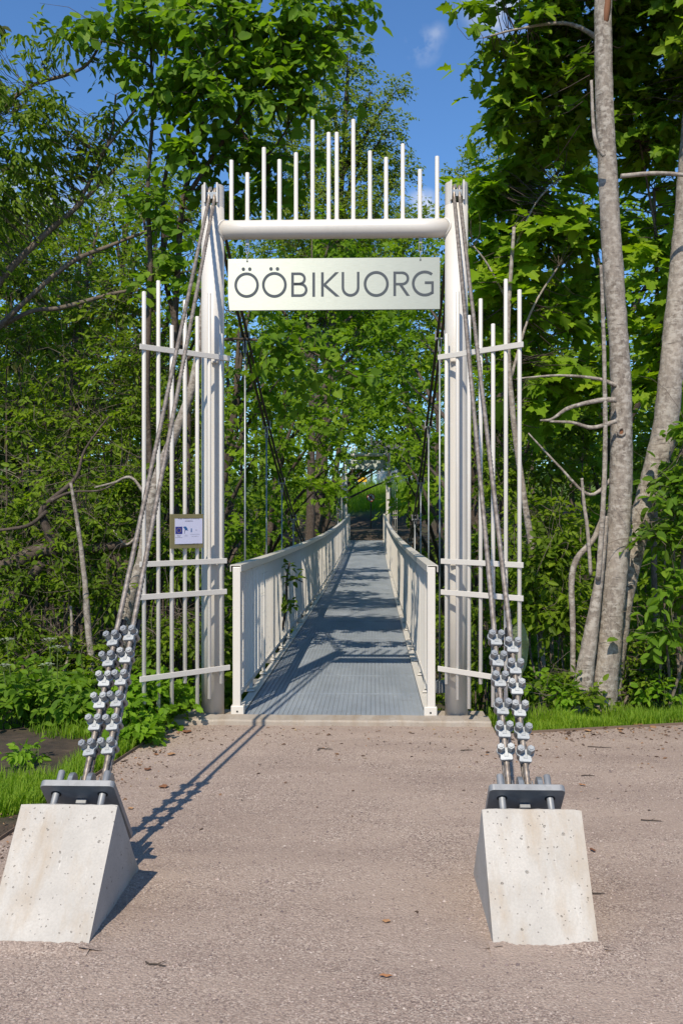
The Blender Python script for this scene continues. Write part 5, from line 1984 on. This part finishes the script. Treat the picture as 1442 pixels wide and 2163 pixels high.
mid_tree('big pale green tree beyond the grass slope, closing the view over the far gate', (900, 780, 74.0), [(760, 640, 74, 120), (850, 700, 74, 110), (660, 660, 74, 120), (800, 850, 74, 75), (730, 880, 74, 70), (870, 900, 74, 60), (820, 560, 75, 110), (910, 600, 75, 80), (700, 540, 75, 110), (610, 800, 74, 110), (930, 780, 74, 90), (860, 480, 75, 60), (580, 560, 75, 110)], 'small', 'diamond', size=0.30, dens=2.2, name='lime_tree', group='trees beyond the grass slope')
mid_tree('tall ash closing the gap above the left thicket', (60, 60, 20.0), [(40, 420, 20, 90), (-30, 520, 20, 110), (120, 470, 20.5, 80), (90, 620, 19, 110), (200, 560, 19.5, 90), (-20, 700, 18, 120), (100, 760, 18, 110), (20, 880, 17, 120), (140, 900, 17, 100), (260, 840, 17, 90), (240, 950, 16, 90)], 'small', 'oval', size=0.12, dens=1.2, name='ash_tree', group='trees behind the left thicket')
# left background
mid_tree('tall small leaved tree behind the left thicket', (150, 170, 17.0), [(120, 520, 17, 90), (210, 470, 17, 80), (60, 600, 16.5, 90), (180, 620, 16, 90), (270, 560, 16.5, 80), (240, 720, 15.5, 80), (100, 780, 15, 100), (20, 480, 17, 90), (30, 900, 14.5, 100), (150, 950, 14, 90)], 'small', 'oval', size=0.10, dens=1.2, name='ash_tree', group='trees behind the left thicket')
mid_tree('green tree filling the gap behind the dark hazel stems', (330, 330, 18.0), [(300, 430, 18, 80), (370, 420, 18, 70), (310, 560, 17, 80), (400, 540, 17, 70), (350, 680, 16, 80), (430, 680, 16, 60), (380, 800, 15, 70), (440, 820, 15, 60), (330, 900, 14.5, 70), (420, 950, 14, 60), (460, 560, 17, 60)], 'small', 'oval', size=0.10, dens=1.2, name='ash_tree', group='trees behind the left thicket')
mid_tree('tree behind the left post and railing end', (455, 450, 13.0), [(470, 900, 12.5, 50), (440, 1050, 12, 50), (480, 1120, 11.5, 45), (430, 1180, 11.2, 45), (470, 1220, 11, 40), (420, 1300, 10.5, 45), (465, 1340, 10.2, 40), (400, 1420, 10, 40), (470, 1440, 9.8, 34)], 'small', 'oval', size=0.085, dens=0.9, name='ash_tree', group='trees behind the left thicket')
mid_tree('pale tree far behind at the left skyline', (240, 260, 32.0), [(230, 420, 32, 70), (280, 370, 32, 60), (330, 390, 33, 60), (160, 470, 31, 80), (90, 450, 31, 80), (300, 480, 31, 80), (390, 460, 32, 80), (20, 480, 30, 90)], 'aspen', 'diamond', size=0.14, dens=1.4, name='aspen_tree', group='trees at the skyline')
mid_tree('tall far aspen with ragged top in the middle of the skyline', (700, 740, 46.0), [(735, 110, 46, 55), (700, 190, 46, 85), (785, 190, 46, 60), (690, 290, 46, 110), (775, 290, 46, 85), (840, 185, 46, 30), (825, 260, 46, 45), (800, 360, 46, 80), (845, 360, 46, 40), (690, 410, 45, 120), (800, 440, 45, 80), (600, 380, 45, 110), (620, 480, 44, 110), (740, 500, 44, 110), (560, 270, 46, 90)], 'aspen', 'diamond', size=0.17, dens=1.5, name='aspen_tree', group='trees at the skyline')
mid_tree('far pale aspen at the skyline right of the gate', (1060, 1070, 36.0), [(1000, 340, 36, 45), (965, 370, 36, 40), (1050, 290, 36, 55), (1110, 250, 36, 60), (1180, 240, 36, 60), (1020, 420, 35, 60), (1090, 370, 35, 75), (1160, 330, 35, 80), (950, 450, 35, 40), (1240, 300, 36, 80), (900, 470, 36, 34), (970, 500, 35, 60)], 'aspen', 'diamond', size=0.15, dens=1.3, name='aspen_tree', group='trees at the skyline')
mid_tree('deep green tree behind the right screen', (1050, 1040, 15.0), [(1000, 560, 15, 60), (1060, 600, 15, 80), (1130, 700, 14.5, 90), (1020, 720, 14.5, 60), (1060, 850, 14, 70), (1140, 880, 13.5, 80), (1010, 960, 13.5, 50), (1100, 1050, 13, 70), (990, 1100, 13, 40), (1040, 1250, 12, 50), (1110, 1300, 11.5, 60), (1020, 1400, 11, 40), (960, 1250, 12, 30), (965, 1380, 11, 30)], 'small', 'oval', size=0.09, dens=0.8, name='ash_tree', group='trees behind the right bank')
mid_tree('deep green tree behind the grey trunks', (1260, 1270, 15.0), [(1230, 420, 15, 90), (1330, 450, 15, 90), (1230, 580, 14.5, 90), (1340, 620, 14.5, 90), (1420, 520, 15, 100), (1230, 740, 14, 90), (1340, 800, 13.5, 90), (1240, 950, 13, 80), (1350, 1000, 12.5, 80), (1440, 700, 14, 100), (1250, 1130, 12, 70), (1180, 1250, 11.5, 70), (1340, 1180, 12, 70)], 'maple', 'maple', size=0.12, dens=0.8, name='maple_tree', group='trees behind the right bank')

# ravine shrubs
RAV = [(-2.5, 3.0), (-3.7, 2.4), (-2.6, 5.0), (-2.6, 7.5), (-3.8, 5.5), (-2.7, 10), (2.5, 2.6), (2.7, 4.8), (3.9, 3.2), (2.7, 7.5), (3.8, 6), (2.8, 10.5), (-2.8, 14), (2.8, 14), (-2.8, 19), (2.8, 19), (-2.8, 25), (2.8, 25), (-5.5, 4.5), (5.4, 4.0), (-6, 9), (6, 9), (-2.2, 31.5), (2.3, 31.0)]
SHR = None
rlab = lambda x, y: ('leafy ravine shrub growing beside the walkway, ' + ('left' if x < 0 else 'right') + (' near the first hangers' if y < 6 else ' towards the middle' if y < 20 else ' near the far bank'))


def ravine_shrubs():
    protos = []
    for v in range(2):
        bl = [((random.uniform(-0.7, 0.7), random.uniform(-0.6, 0.6), 0.7 + 0.45 * k), (0.75, 0.75, 0.5), 1.0) for k in range(5)]
        st = [('stem', [Vector((0, 0, -0.2)), Vector((b[0][0] * 0.5, b[0][1] * 0.5, b[0][2] * 0.5)), Vector(b[0])], [0.03, 0.02, 0.006]) for b in bl]
        o = plant('shrub', 'x', 'shrub', (0, 0, 0), st, bl, 'small' if v else 'maple', 'oval' if v else 'maple', 300, 8, 0.36, 0.10, limb=0.008, shell=0.25, twig_every=2, sun=0.5)
        protos.append(o)
    cnt_ = {True: 0, False: 0}
    for i, (x, y) in enumerate(sorted(RAV, key=lambda q: q[1])):
        o = protos[i] if i < 2 else copy_tree(protos[i % 2])
        z = float(ground_z(x, y))
        need = 3.0 if 3 < y < 30 else 1.8
        o.location = (x, y, z)
        o.rotation_euler = (0, 0, random.uniform(0, 6.3))
        sc_ = need / 2.6 * random.uniform(0.9, 1.2)
        o.scale = (sc_ * 0.95, sc_ * 0.95, sc_ * 1.15)
        cnt_[x > 0] += 1
        o['label'] = f'ravine shrub below the {"left" if x < 0 else "right"} railing, {NUM[cnt_[x > 0] - 1]} from the near gate'
        o['group'] = 'shrubs in the ravine'


ravine_shrubs()


# the wood further out, one mass behind the single trees
def forest():
    spots = [(-5, 9.5), (-7.5, 6), (-6.5, 14), (-4.8, 17), (-9, 11), (-5.5, 22), (-10, 18), (-8, 27), (-4.6, 28), (-6, 34), (-10, 36), (-12, 8), (-14, 24), (-5.2, 40), (-9, 44), (-15, 40),
             (5.4, 10), (7.5, 7), (5.0, 16), (7, 14), (9.5, 10), (5.2, 23), (9, 19), (5.0, 29), (8, 28), (6, 35), (10, 34), (12, 14), (13, 26), (5.0, 41), (8, 44), (14, 40), (-7, 52), (-12, 56), (-18, 50), (8, 52), (13, 55), (19, 48), (-10, 3.5), (10, 3.8),
             (-14, 80), (-7, 86), (7, 84), (16, 80), (24, 70), (-24, 70), (0, 104), (-9, 104), (9, 104)]
    bl = []
    tr_ = MB()
    for (x, y) in spots:
        z = float(ground_z(x, y))
        h = (random.uniform(0.72, 0.95) + 0.010 * min(y, 50)) * (0.8 if y > 45 else 1)
        tr_.tube([(x, y, z - 0.3), (x + 0.1, y, z + 4 * h), (x, y, z + 9 * h)], [0.15 * h, 0.10 * h, 0.02], 6)
        for k in range(8):
            hh = (1.6 + 1.0 * k) * h
            bl.append((np.array([x + random.uniform(-1.6, 1.6) * h, y + random.uniform(-1.6, 1.6) * h, z + hh]), np.array([1.7 * h, 1.7 * h, 1.1 * h]), 1.0))
    S = sprays(bl, 21000, 8, 0.6, 0.19, shell=0.3)
    me = leaves_mesh('forest', S['pos'], S['axis'], S['nrm'], S['size'], S['rnd'], 'diamond')
    o = link_mesh('forest', me, None, LM['small'], 'stuff')
    tag(o, 'mass of green forest trees closing the view behind the nearer trees')
    tr_.build('trunks', M['bark_brown'], o, kind='stuff')


forest()


# ------------------------------------------------------------------ low plants
def herb_patch(lab, spots, leaf_size, n_each, tpl='herb', leaf='herb', name='herb_clump', h=0.3, r=0.22, single=0, cat='plant'):
    for q, (x, y, hh, rr) in enumerate(spots):
        gz = max(float(ground_z(x, y)), -0.6)
        bl = [((x, y, gz + hh * 0.55), (rr, rr, hh * 0.45), 1.0)]
        st = [('stem', [Vector((x + random.uniform(-0.05, 0.05), y, gz - 0.03)), Vector((x + random.uniform(-rr, rr) * 0.6, y + random.uniform(-rr, rr) * 0.5, gz + hh * 0.6))], [0.004, 0.002]) for _ in range(4)]
        plant(name, lab[q], cat, (x, y, gz), st, bl, leaf, tpl, n_each, 5, leaf_size * 1.7, leaf_size, bark='stalk', single=single, limb=0.0025, droop=0.15, jitter=0.55, shell=0.2, sun=0.7, tip_r=0.002)


M['stalk'] = NT('green_stalk').set(Base_Color=(0.09, 0.13, 0.03), Roughness=0.6)


def W2(px, py, d):
    p = P(px, py, d)
    return p.x, p.y


gl = ['bright lobed herb clump between the left screen foot and the sill', 'bright lobed herb clump in front of the left screen rods', 'bright lobed herb clump right beside the clamps of the inner left rope', 'low herb clump spilling over the left gravel edge', 'tall herb clump behind the left screen rods']
herb_patch(gl, [(*W2(350, 1500, 7.35), 0.40, 0.20), (*W2(300, 1500, 7.15), 0.45, 0.22), (*W2(255, 1540, 6.9), 0.36, 0.20), (*W2(290, 1570, 6.75), 0.22, 0.20), (*W2(395, 1480, 7.9), 0.42, 0.18)], 0.062, 70, single=70)
gd = ['goutweed clump nearest the left frame edge', 'goutweed clump below the cow parsley', 'goutweed clump left of the outer left rope clamps', 'dark goutweed clump at the thicket foot', 'goutweed clump behind the left ropes']
herb_patch(gd, leaf='hazel', spots=[(*W2(20, 1510, 7.3), 0.42, 0.30), (*W2(90, 1490, 7.4), 0.40, 0.28), (*W2(150, 1500, 7.3), 0.38, 0.24), (*W2(40, 1450, 7.9), 0.45, 0.32), (*W2(170, 1450, 7.8), 0.36, 0.26)], leaf_size=0.080, n_each=60, tpl='oval', name='goutweed', single=60)
gs = ['lone small weed on bare soil left of the anchor plate', 'small nettle beside the lone weed on bare soil']
herb_patch(gs, [(*W2(45, 1640, 6.1), 0.20, 0.08), (*W2(70, 1600, 6.3), 0.16, 0.08)], 0.05, 10, tpl='oval', name='weed', single=20)
gr = ['small green herb at the right sill end', 'yellow green weed right of the outer right rope', 'weed clump at the foot of the thin pale trunk', 'weed clump right of the grey trunks']
herb_patch(gr, [(*W2(1000, 1480, 8.0), 0.28, 0.16), (*W2(1200, 1490, 7.7), 0.26, 0.14), (*W2(1150, 1480, 8.2), 0.3, 0.16), (*W2(1390, 1480, 7.8), 0.30, 0.2)], 0.06, 28, tpl='oval', name='weed', single=28)


def cow_parsley():
    labs = ['cow parsley umbel tallest at the left frame edge', 'cow parsley with two white umbels left of the clamps', 'cow parsley umbel standing out over the goutweed', 'low cow parsley umbel at the frame edge', 'drooping cow parsley umbel nearest the ropes', 'small cow parsley umbel low in the shade']
    wm = NT('white_petals').set(Base_Color=(0.62, 0.66, 0.56), Roughness=0.7)
    for q, (px, py, d) in enumerate([(15, 1350, 7.7), (105, 1350, 7.7), (100, 1403, 7.4), (8, 1405, 7.3), (122, 1366, 7.7), (132, 1450, 7.6)]):
        c = P(px, py, d)
        gz = 0.0
        o = thing('cow_parsley', labs[q], 'wildflower', (c.x, c.y, gz), 'cow parsley in the left thicket')
        sx = c.x + random.uniform(-0.08, 0.08)
        MB().tube(catmull([(sx, c.y, gz), (sx + (c.x - sx) * 0.4, c.y, c.z * 0.5), (c.x, c.y, c.z - 0.05)], 4), 0.0035, 5).build('stem', M['stalk'], o)
        fl = MB(); ry = MB()
        for i in range(13):
            a = i * 2.4; r = 0.016 * math.sqrt(i)
            e = c + Vector((r * math.cos(a), r * math.sin(a), 0.008 - r * r * 4))
            ry.tube([c + Vector((0, 0, -0.05)), e], 0.0012, 3, caps=False)
            for k in range(9):
                b = k * 2.4; r2 = 0.0036 * math.sqrt(k)
                f = e + Vector((r2 * math.cos(b), r2 * math.sin(b), random.uniform(-0.002, 0.003)))
                s_ = 0.0030
                fl.add([f + Vector((s_, 0, 0)), f + Vector((0, s_, 0.001)), f + Vector((-s_, 0, 0)), f + Vector((0, -s_, 0.001))], [(0, 1, 2, 3)])
        ry.build('rays', M['stalk'], o, kind='stuff')
        fl.build('flower_head', wm, o)


cow_parsley()


def burdock():
    c = P(1092, 1470, 7.35)
    o = thing('burdock_plant', 'single large upright burdock leaf behind the clamps of the right ropes', 'plant', (c.x, c.y, 0))
    tip = P(1084, 1318, 7.2)
    MB().tube(catmull([(c.x, c.y, 0), (c.x + 0.02, c.y - 0.02, 0.18), tuple(P(1100, 1420, 7.3))], 4), 0.008, 7).build('stalk', M['stalk'], o)
    t = NT('burdock_leaf')
    n = t.noise(t.coord(), 40, 4)
    col = t.mix(n, (0.17, 0.24, 0.10), (0.27, 0.33, 0.17))
    t.set(Base_Color=col, Roughness=0.6)
    t.bump(t.vor(t.coord(), 55), 0.6, 0.01)
    tr_ = t.new('ShaderNodeBsdfTranslucent'); tr_.inputs['Color'].default_value = (0.22, 0.33, 0.08, 1)
    ms = t.new('ShaderNodeMixShader'); ms.inputs[0].default_value = 0.3
    t.l.new(t.b.outputs[0], ms.inputs[1]); t.l.new(tr_.outputs[0], ms.inputs[2]); t.l.new(ms.outputs[0], t.out.inputs['Surface'])
    B_ = P(1088, 1430, 7.3)
    up = Vector((0.02, -0.05, 0.42)); rt = Vector((0.16, 0.06, 0))
    V, Fc = [], []
    nu, nv = 14, 10
    for i in range(nu + 1):
        v = i / nu
        wd = math.sin(PI * min(v * 0.93 + 0.07, 1)) ** 0.62
        for j in range(nv + 1):
            u = -1 + 2 * j / nv
            p = B_ + up * v + rt * (u * wd * 0.62)
            p += Vector((0, 0.05 * abs(u) ** 1.6 * wd + 0.02 * math.sin(v * 14 + u * 2) * abs(u) - 0.04 * v * v, -0.015 * math.sin(v * 11) * abs(u)))
            V.append(p)
    for i in range(nu):
        for j in range(nv):
            a = i * (nv + 1) + j
            Fc.append((a, a + 1, a + nv + 2, a + nv + 1))
    mb = MB(); mb.add(V, Fc, True)
    lf = mb.build('leaf', t.m, o)
    MB().tube([B_ + up * v + Vector((0, -0.004 - 0.04 * v * v, 0)) for v in np.linspace(0, 0.95, 8)], [0.006, 0.005, 0.0045, 0.004, 0.003, 0.0025, 0.002, 0.001], 6).build('midrib', M['stalk'], lf)


burdock()


# twig reaching through the left railing
plant('twig', 'dark leafy twig poking through the left railing balusters', 'branch', P(600, 1330, 11.6),
      [S_('stem', [(596, 1330, 6), (604, 1280, 5), (606, 1220, 5), (612, 1188, 3)], 11.3), S_('branch', [(605, 1225, 4), (622, 1222, 3), (640, 1230, 2)], 11.2)],
      [PB(610, 1195, 11.25, 11, w_=1.2), PB(622, 1222, 11.2, 12, rz=5, w_=1.2), PB(612, 1285, 11.25, 10, rz=14, w_=0.8), PB(610, 1240, 11.25, 7, w_=0.5)], 'cherry', 'oval', 16, 4, 0.10, 0.09, single=30, limb=0.003)


# ------------------------------------------------------------------ grass
def grass():
    X, Y, H_ = [], [], []

    def edge_left(y):
        return np.interp(-y, [-q[1] for q in LEFT_EDGE], [q[0] for q in LEFT_EDGE])

    def edge_right(x):
        return np.interp(x, [q[0] for q in RIGHT_EDGE], [q[1] for q in RIGHT_EDGE])
    n = 30000
    y = rng.uniform(-4.0, 0.2, n)
    dist = rng.gamma(1.6, 0.22, n)
    x = edge_left(y) - 0.012 - dist
    patch = np.sin(x * 5 + 1.3) * np.sin(y * 3.7) + 0.7 * np.sin(x * 2.1 - y * 2.9)
    ok = (patch > -0.3) & (x > -3.8) & ~((np.abs(x + 2.05) < 0.45) & (np.abs(y + 1.35) < 0.45))
    X.append(x[ok]); Y.append(y[ok]); H_.append(rng.uniform(0.03, 0.125, ok.sum()))
    n = 20000
    x = rng.uniform(1.2, 5.0, n)
    dist = rng.gamma(1.7, 0.15, n)
    y = edge_right(x) + 0.012 + dist
    X.append(x); Y.append(y); H_.append(rng.uniform(0.03, 0.11, n) * (0.6 + 0.5 * (np.sin(x * 7) * np.sin(x * 2.3 + y * 5) > -0.2)))
    # far slope
    n = 22000
    q = rng.uniform(-7, 8, n); yy = rng.uniform(46.5, 64, n)
    X.append(q); Y.append(yy); H_.append(rng.uniform(0.3, 0.75, n))
    x = np.concatenate(X); y = np.concatenate(Y); h = np.concatenate(H_)
    n = len(x)
    z = ground_z(x, y)
    a = rng.uniform(0, 2 * PI, n)
    lean = rng.uniform(0.1, 0.75, n) * h
    wd = np.where(h > 0.25, 0.012, 0.0028) * rng.uniform(0.7, 1.3, n)
    dx, dy = np.cos(a), np.sin(a)
    px_, py_ = -dy, dx
    b0 = np.stack([x - px_ * wd, y - py_ * wd, z], 1)
    b1 = np.stack([x + px_ * wd, y + py_ * wd, z], 1)
    m0 = np.stack([x + dx * lean * 0.35 - px_ * wd * 0.8, y + dy * lean * 0.35 - py_ * wd * 0.8, z + h * 0.6], 1)
    m1 = np.stack([x + dx * lean * 0.35 + px_ * wd * 0.8, y + dy * lean * 0.35 + py_ * wd * 0.8, z + h * 0.6], 1)
    tp = np.stack([x + dx * lean, y + dy * lean, z + h * (1 - 0.15 * lean / h)], 1)
    V = np.stack([b0, b1, m1, m0, tp], 1).reshape(-1, 3)
    t = np.array([[0, 1, 2], [0, 2, 3], [3, 2, 4]])
    Fc = (t[None] + (np.arange(n) * 5)[:, None, None]).reshape(-1, 3)
    me = fast_mesh('grass', V, Fc, np.repeat(rng.random(n), 3))
    o = link_mesh('grass', me, None, LM['grass'], 'stuff')
    tag(o, 'short green grass along the gravel edges and on the far slope')


grass()


# ------------------------------------------------------------------ fallen leaves and twigs on the gravel
def fallen():
    t = NT('dry_leaf')
    oi = t.new('ShaderNodeObjectInfo')
    c = t.ramp(oi.outputs['Random'], [(0.0, (0.16, 0.065, 0.03)), (0.5, (0.30, 0.135, 0.055)), (1.0, (0.38, 0.21, 0.10))])
    t.set(Base_Color=c, Roughness=0.8)
    spec = [(395, 1548, 0.075, 'broad pale brown dead leaf just in front of the left sill end'), (362, 1595, 0.06, 'orange brown dead leaf by the left grass edge'), (312, 1627, 0.05, 'curled brown dead leaf between the grass edge and the cable shadow'),
            (345, 1664, 0.06, 'brown dead leaf left of the cable shadow'), (276, 1709, 0.035, 'tiny brown dead leaf beside the left anchor plate'), (330, 1595, 0.035, 'small crumpled dead leaf left of the orange one'),
            (1425, 1525, 0.11, 'largest russet dead leaf at the right grass edge'), (1345, 1534, 0.08, 'russet dead leaf on the right gravel edge, second largest'), (1240, 1545, 0.06, 'brown dead leaf below the grey trunks'), (1310, 1541, 0.05, 'small brown dead leaf between two russet ones'),
            (1228, 1660, 0.05, 'thin orange leaf sliver right of the right plate'), (1250, 1798, 0.05, 'orange leaf sliver right of the pale block crest'), (815, 2065, 0.045, 'brown leaf sliver low in the open gravel'), (815, 1948, 0.032, 'small curled leaf in the middle of the gravel')]
    for px, py, s, lab in spec:
        d = 1.6 * F / (py - 1081.5)
        p = P(px, py, d)
        V, tt = TPL['hazel']
        v = V.copy()
        a = random.uniform(0, 6.3)
        zz = 0.25 * np.abs(v[:, 0]) + 0.25 * (v[:, 1] - 0.5) ** 2 + 0.05 * np.sin(v[:, 1] * 9) + 0.04
        thin = 0.45 if 'sliver' in lab else 1.0
        pts = np.stack([(v[:, 0] * thin) * math.cos(a) - (v[:, 1] - 0.5) * math.sin(a), (v[:, 0] * thin) * math.sin(a) + (v[:, 1] - 0.5) * math.cos(a), zz], 1) * s
        me = bpy.data.meshes.new('fallen_leaf')
        me.from_pydata(pts.tolist(), [], tt.tolist())
        o = link_mesh('fallen_leaf', me, None, t.m)
        o.location = (p.x, p.y, 0.002)
        tag(o, lab, 'dead leaf', 'dead leaves on the gravel')
    tw = [(1265, 1580, 0.16, 'longest dark twig on the gravel right of the right ropes'), (688, 1583, 0.10, 'short twig in front of the sill, left of the middle'), (1375, 1735, 0.10, 'dark twig far right of the right plate'), (1245, 1890, 0.12, 'thin twig right of the pale block'), (330, 2040, 0.08, 'dark twig alone in the foreground gravel'), (985, 1586, 0.09, 'twig left of the right rope clamps'), (1240, 1640, 0.08, 'little twig beside the right threaded rods')]
    for px, py, s, lab in tw:
        d = 1.6 * F / (py - 1081.5)
        p = P(px, py, d)
        a = random.uniform(-0.5, 0.5)
        u = Vector((math.cos(a), math.sin(a), 0))
        pts = [p + u * (s * (k / 4 - 0.5)) + Vector((random.uniform(-0.006, 0.006), random.uniform(-0.006, 0.006), 0)) for k in range(5)]
        for q in pts: q.z = 0.006
        o = thing('fallen_twig', lab, 'twig', (p.x, p.y, 0), 'twigs on the gravel')
        MB().tube(pts, [0.003, 0.0035, 0.003, 0.0028, 0.0015], 5).build('stick', M['bark_brown'], o)
        MB().tube([pts[2], pts[2] + Vector((u.x * 0.02 - u.y * 0.02, u.y * 0.02 + u.x * 0.02, 0.006))], [0.002, 0.001], 4).build('side_shoot', M['bark_brown'], o)


fallen()


def litter():
    n = 2600
    side = rng.random(n) < 0.5
    t = rng.random(n)
    yl = -0.42 - 3.2 * t
    xl = np.interp(-yl, [-q[1] for q in LEFT_EDGE], [q[0] for q in LEFT_EDGE]) + rng.normal(size=n) * 0.16
    xr = 1.2 + 3.4 * t
    yr = np.interp(xr, [q[0] for q in RIGHT_EDGE], [q[1] for q in RIGHT_EDGE]) + rng.normal(size=n) * 0.12 - 0.02
    x = np.where(side, xl, xr); y = np.where(side, yl, yr)
    m = n // 4
    x[:m] = rng.uniform(-1.3, 3.5, m); y[:m] = -0.33 - rng.gamma(1.3, 0.45, m)
    z = np.maximum(ground_z(x, y), 0) + 0.004
    a = rng.uniform(0, 2 * PI, n)
    ax = np.stack([np.cos(a), np.sin(a), rng.normal(size=n) * 0.15], 1)
    nr = np.array([0, 0, 1.0]) + rng.normal(size=(n, 3)) * 0.35
    sz = rng.gamma(2.0, 0.006, n) + 0.006
    me = leaves_mesh('leaf_litter', np.stack([x, y, z], 1), unit(ax), unit(nr), sz, rng.random(n), 'oval')
    t_ = NT('dry_litter')
    at = t_.new('ShaderNodeAttribute', attribute_name='rnd')
    t_.set(Base_Color=t_.ramp(at.outputs['Fac'], [(0.0, (0.05, 0.03, 0.02)), (0.5, (0.15, 0.085, 0.05)), (0.85, (0.28, 0.15, 0.07)), (1.0, (0.34, 0.27, 0.16))]), Roughness=0.85)
    tag(link_mesh('leaf_litter', me, None, t_.m, 'stuff'), 'small dry brown leaf crumbs scattered along the gravel edges')


litter()
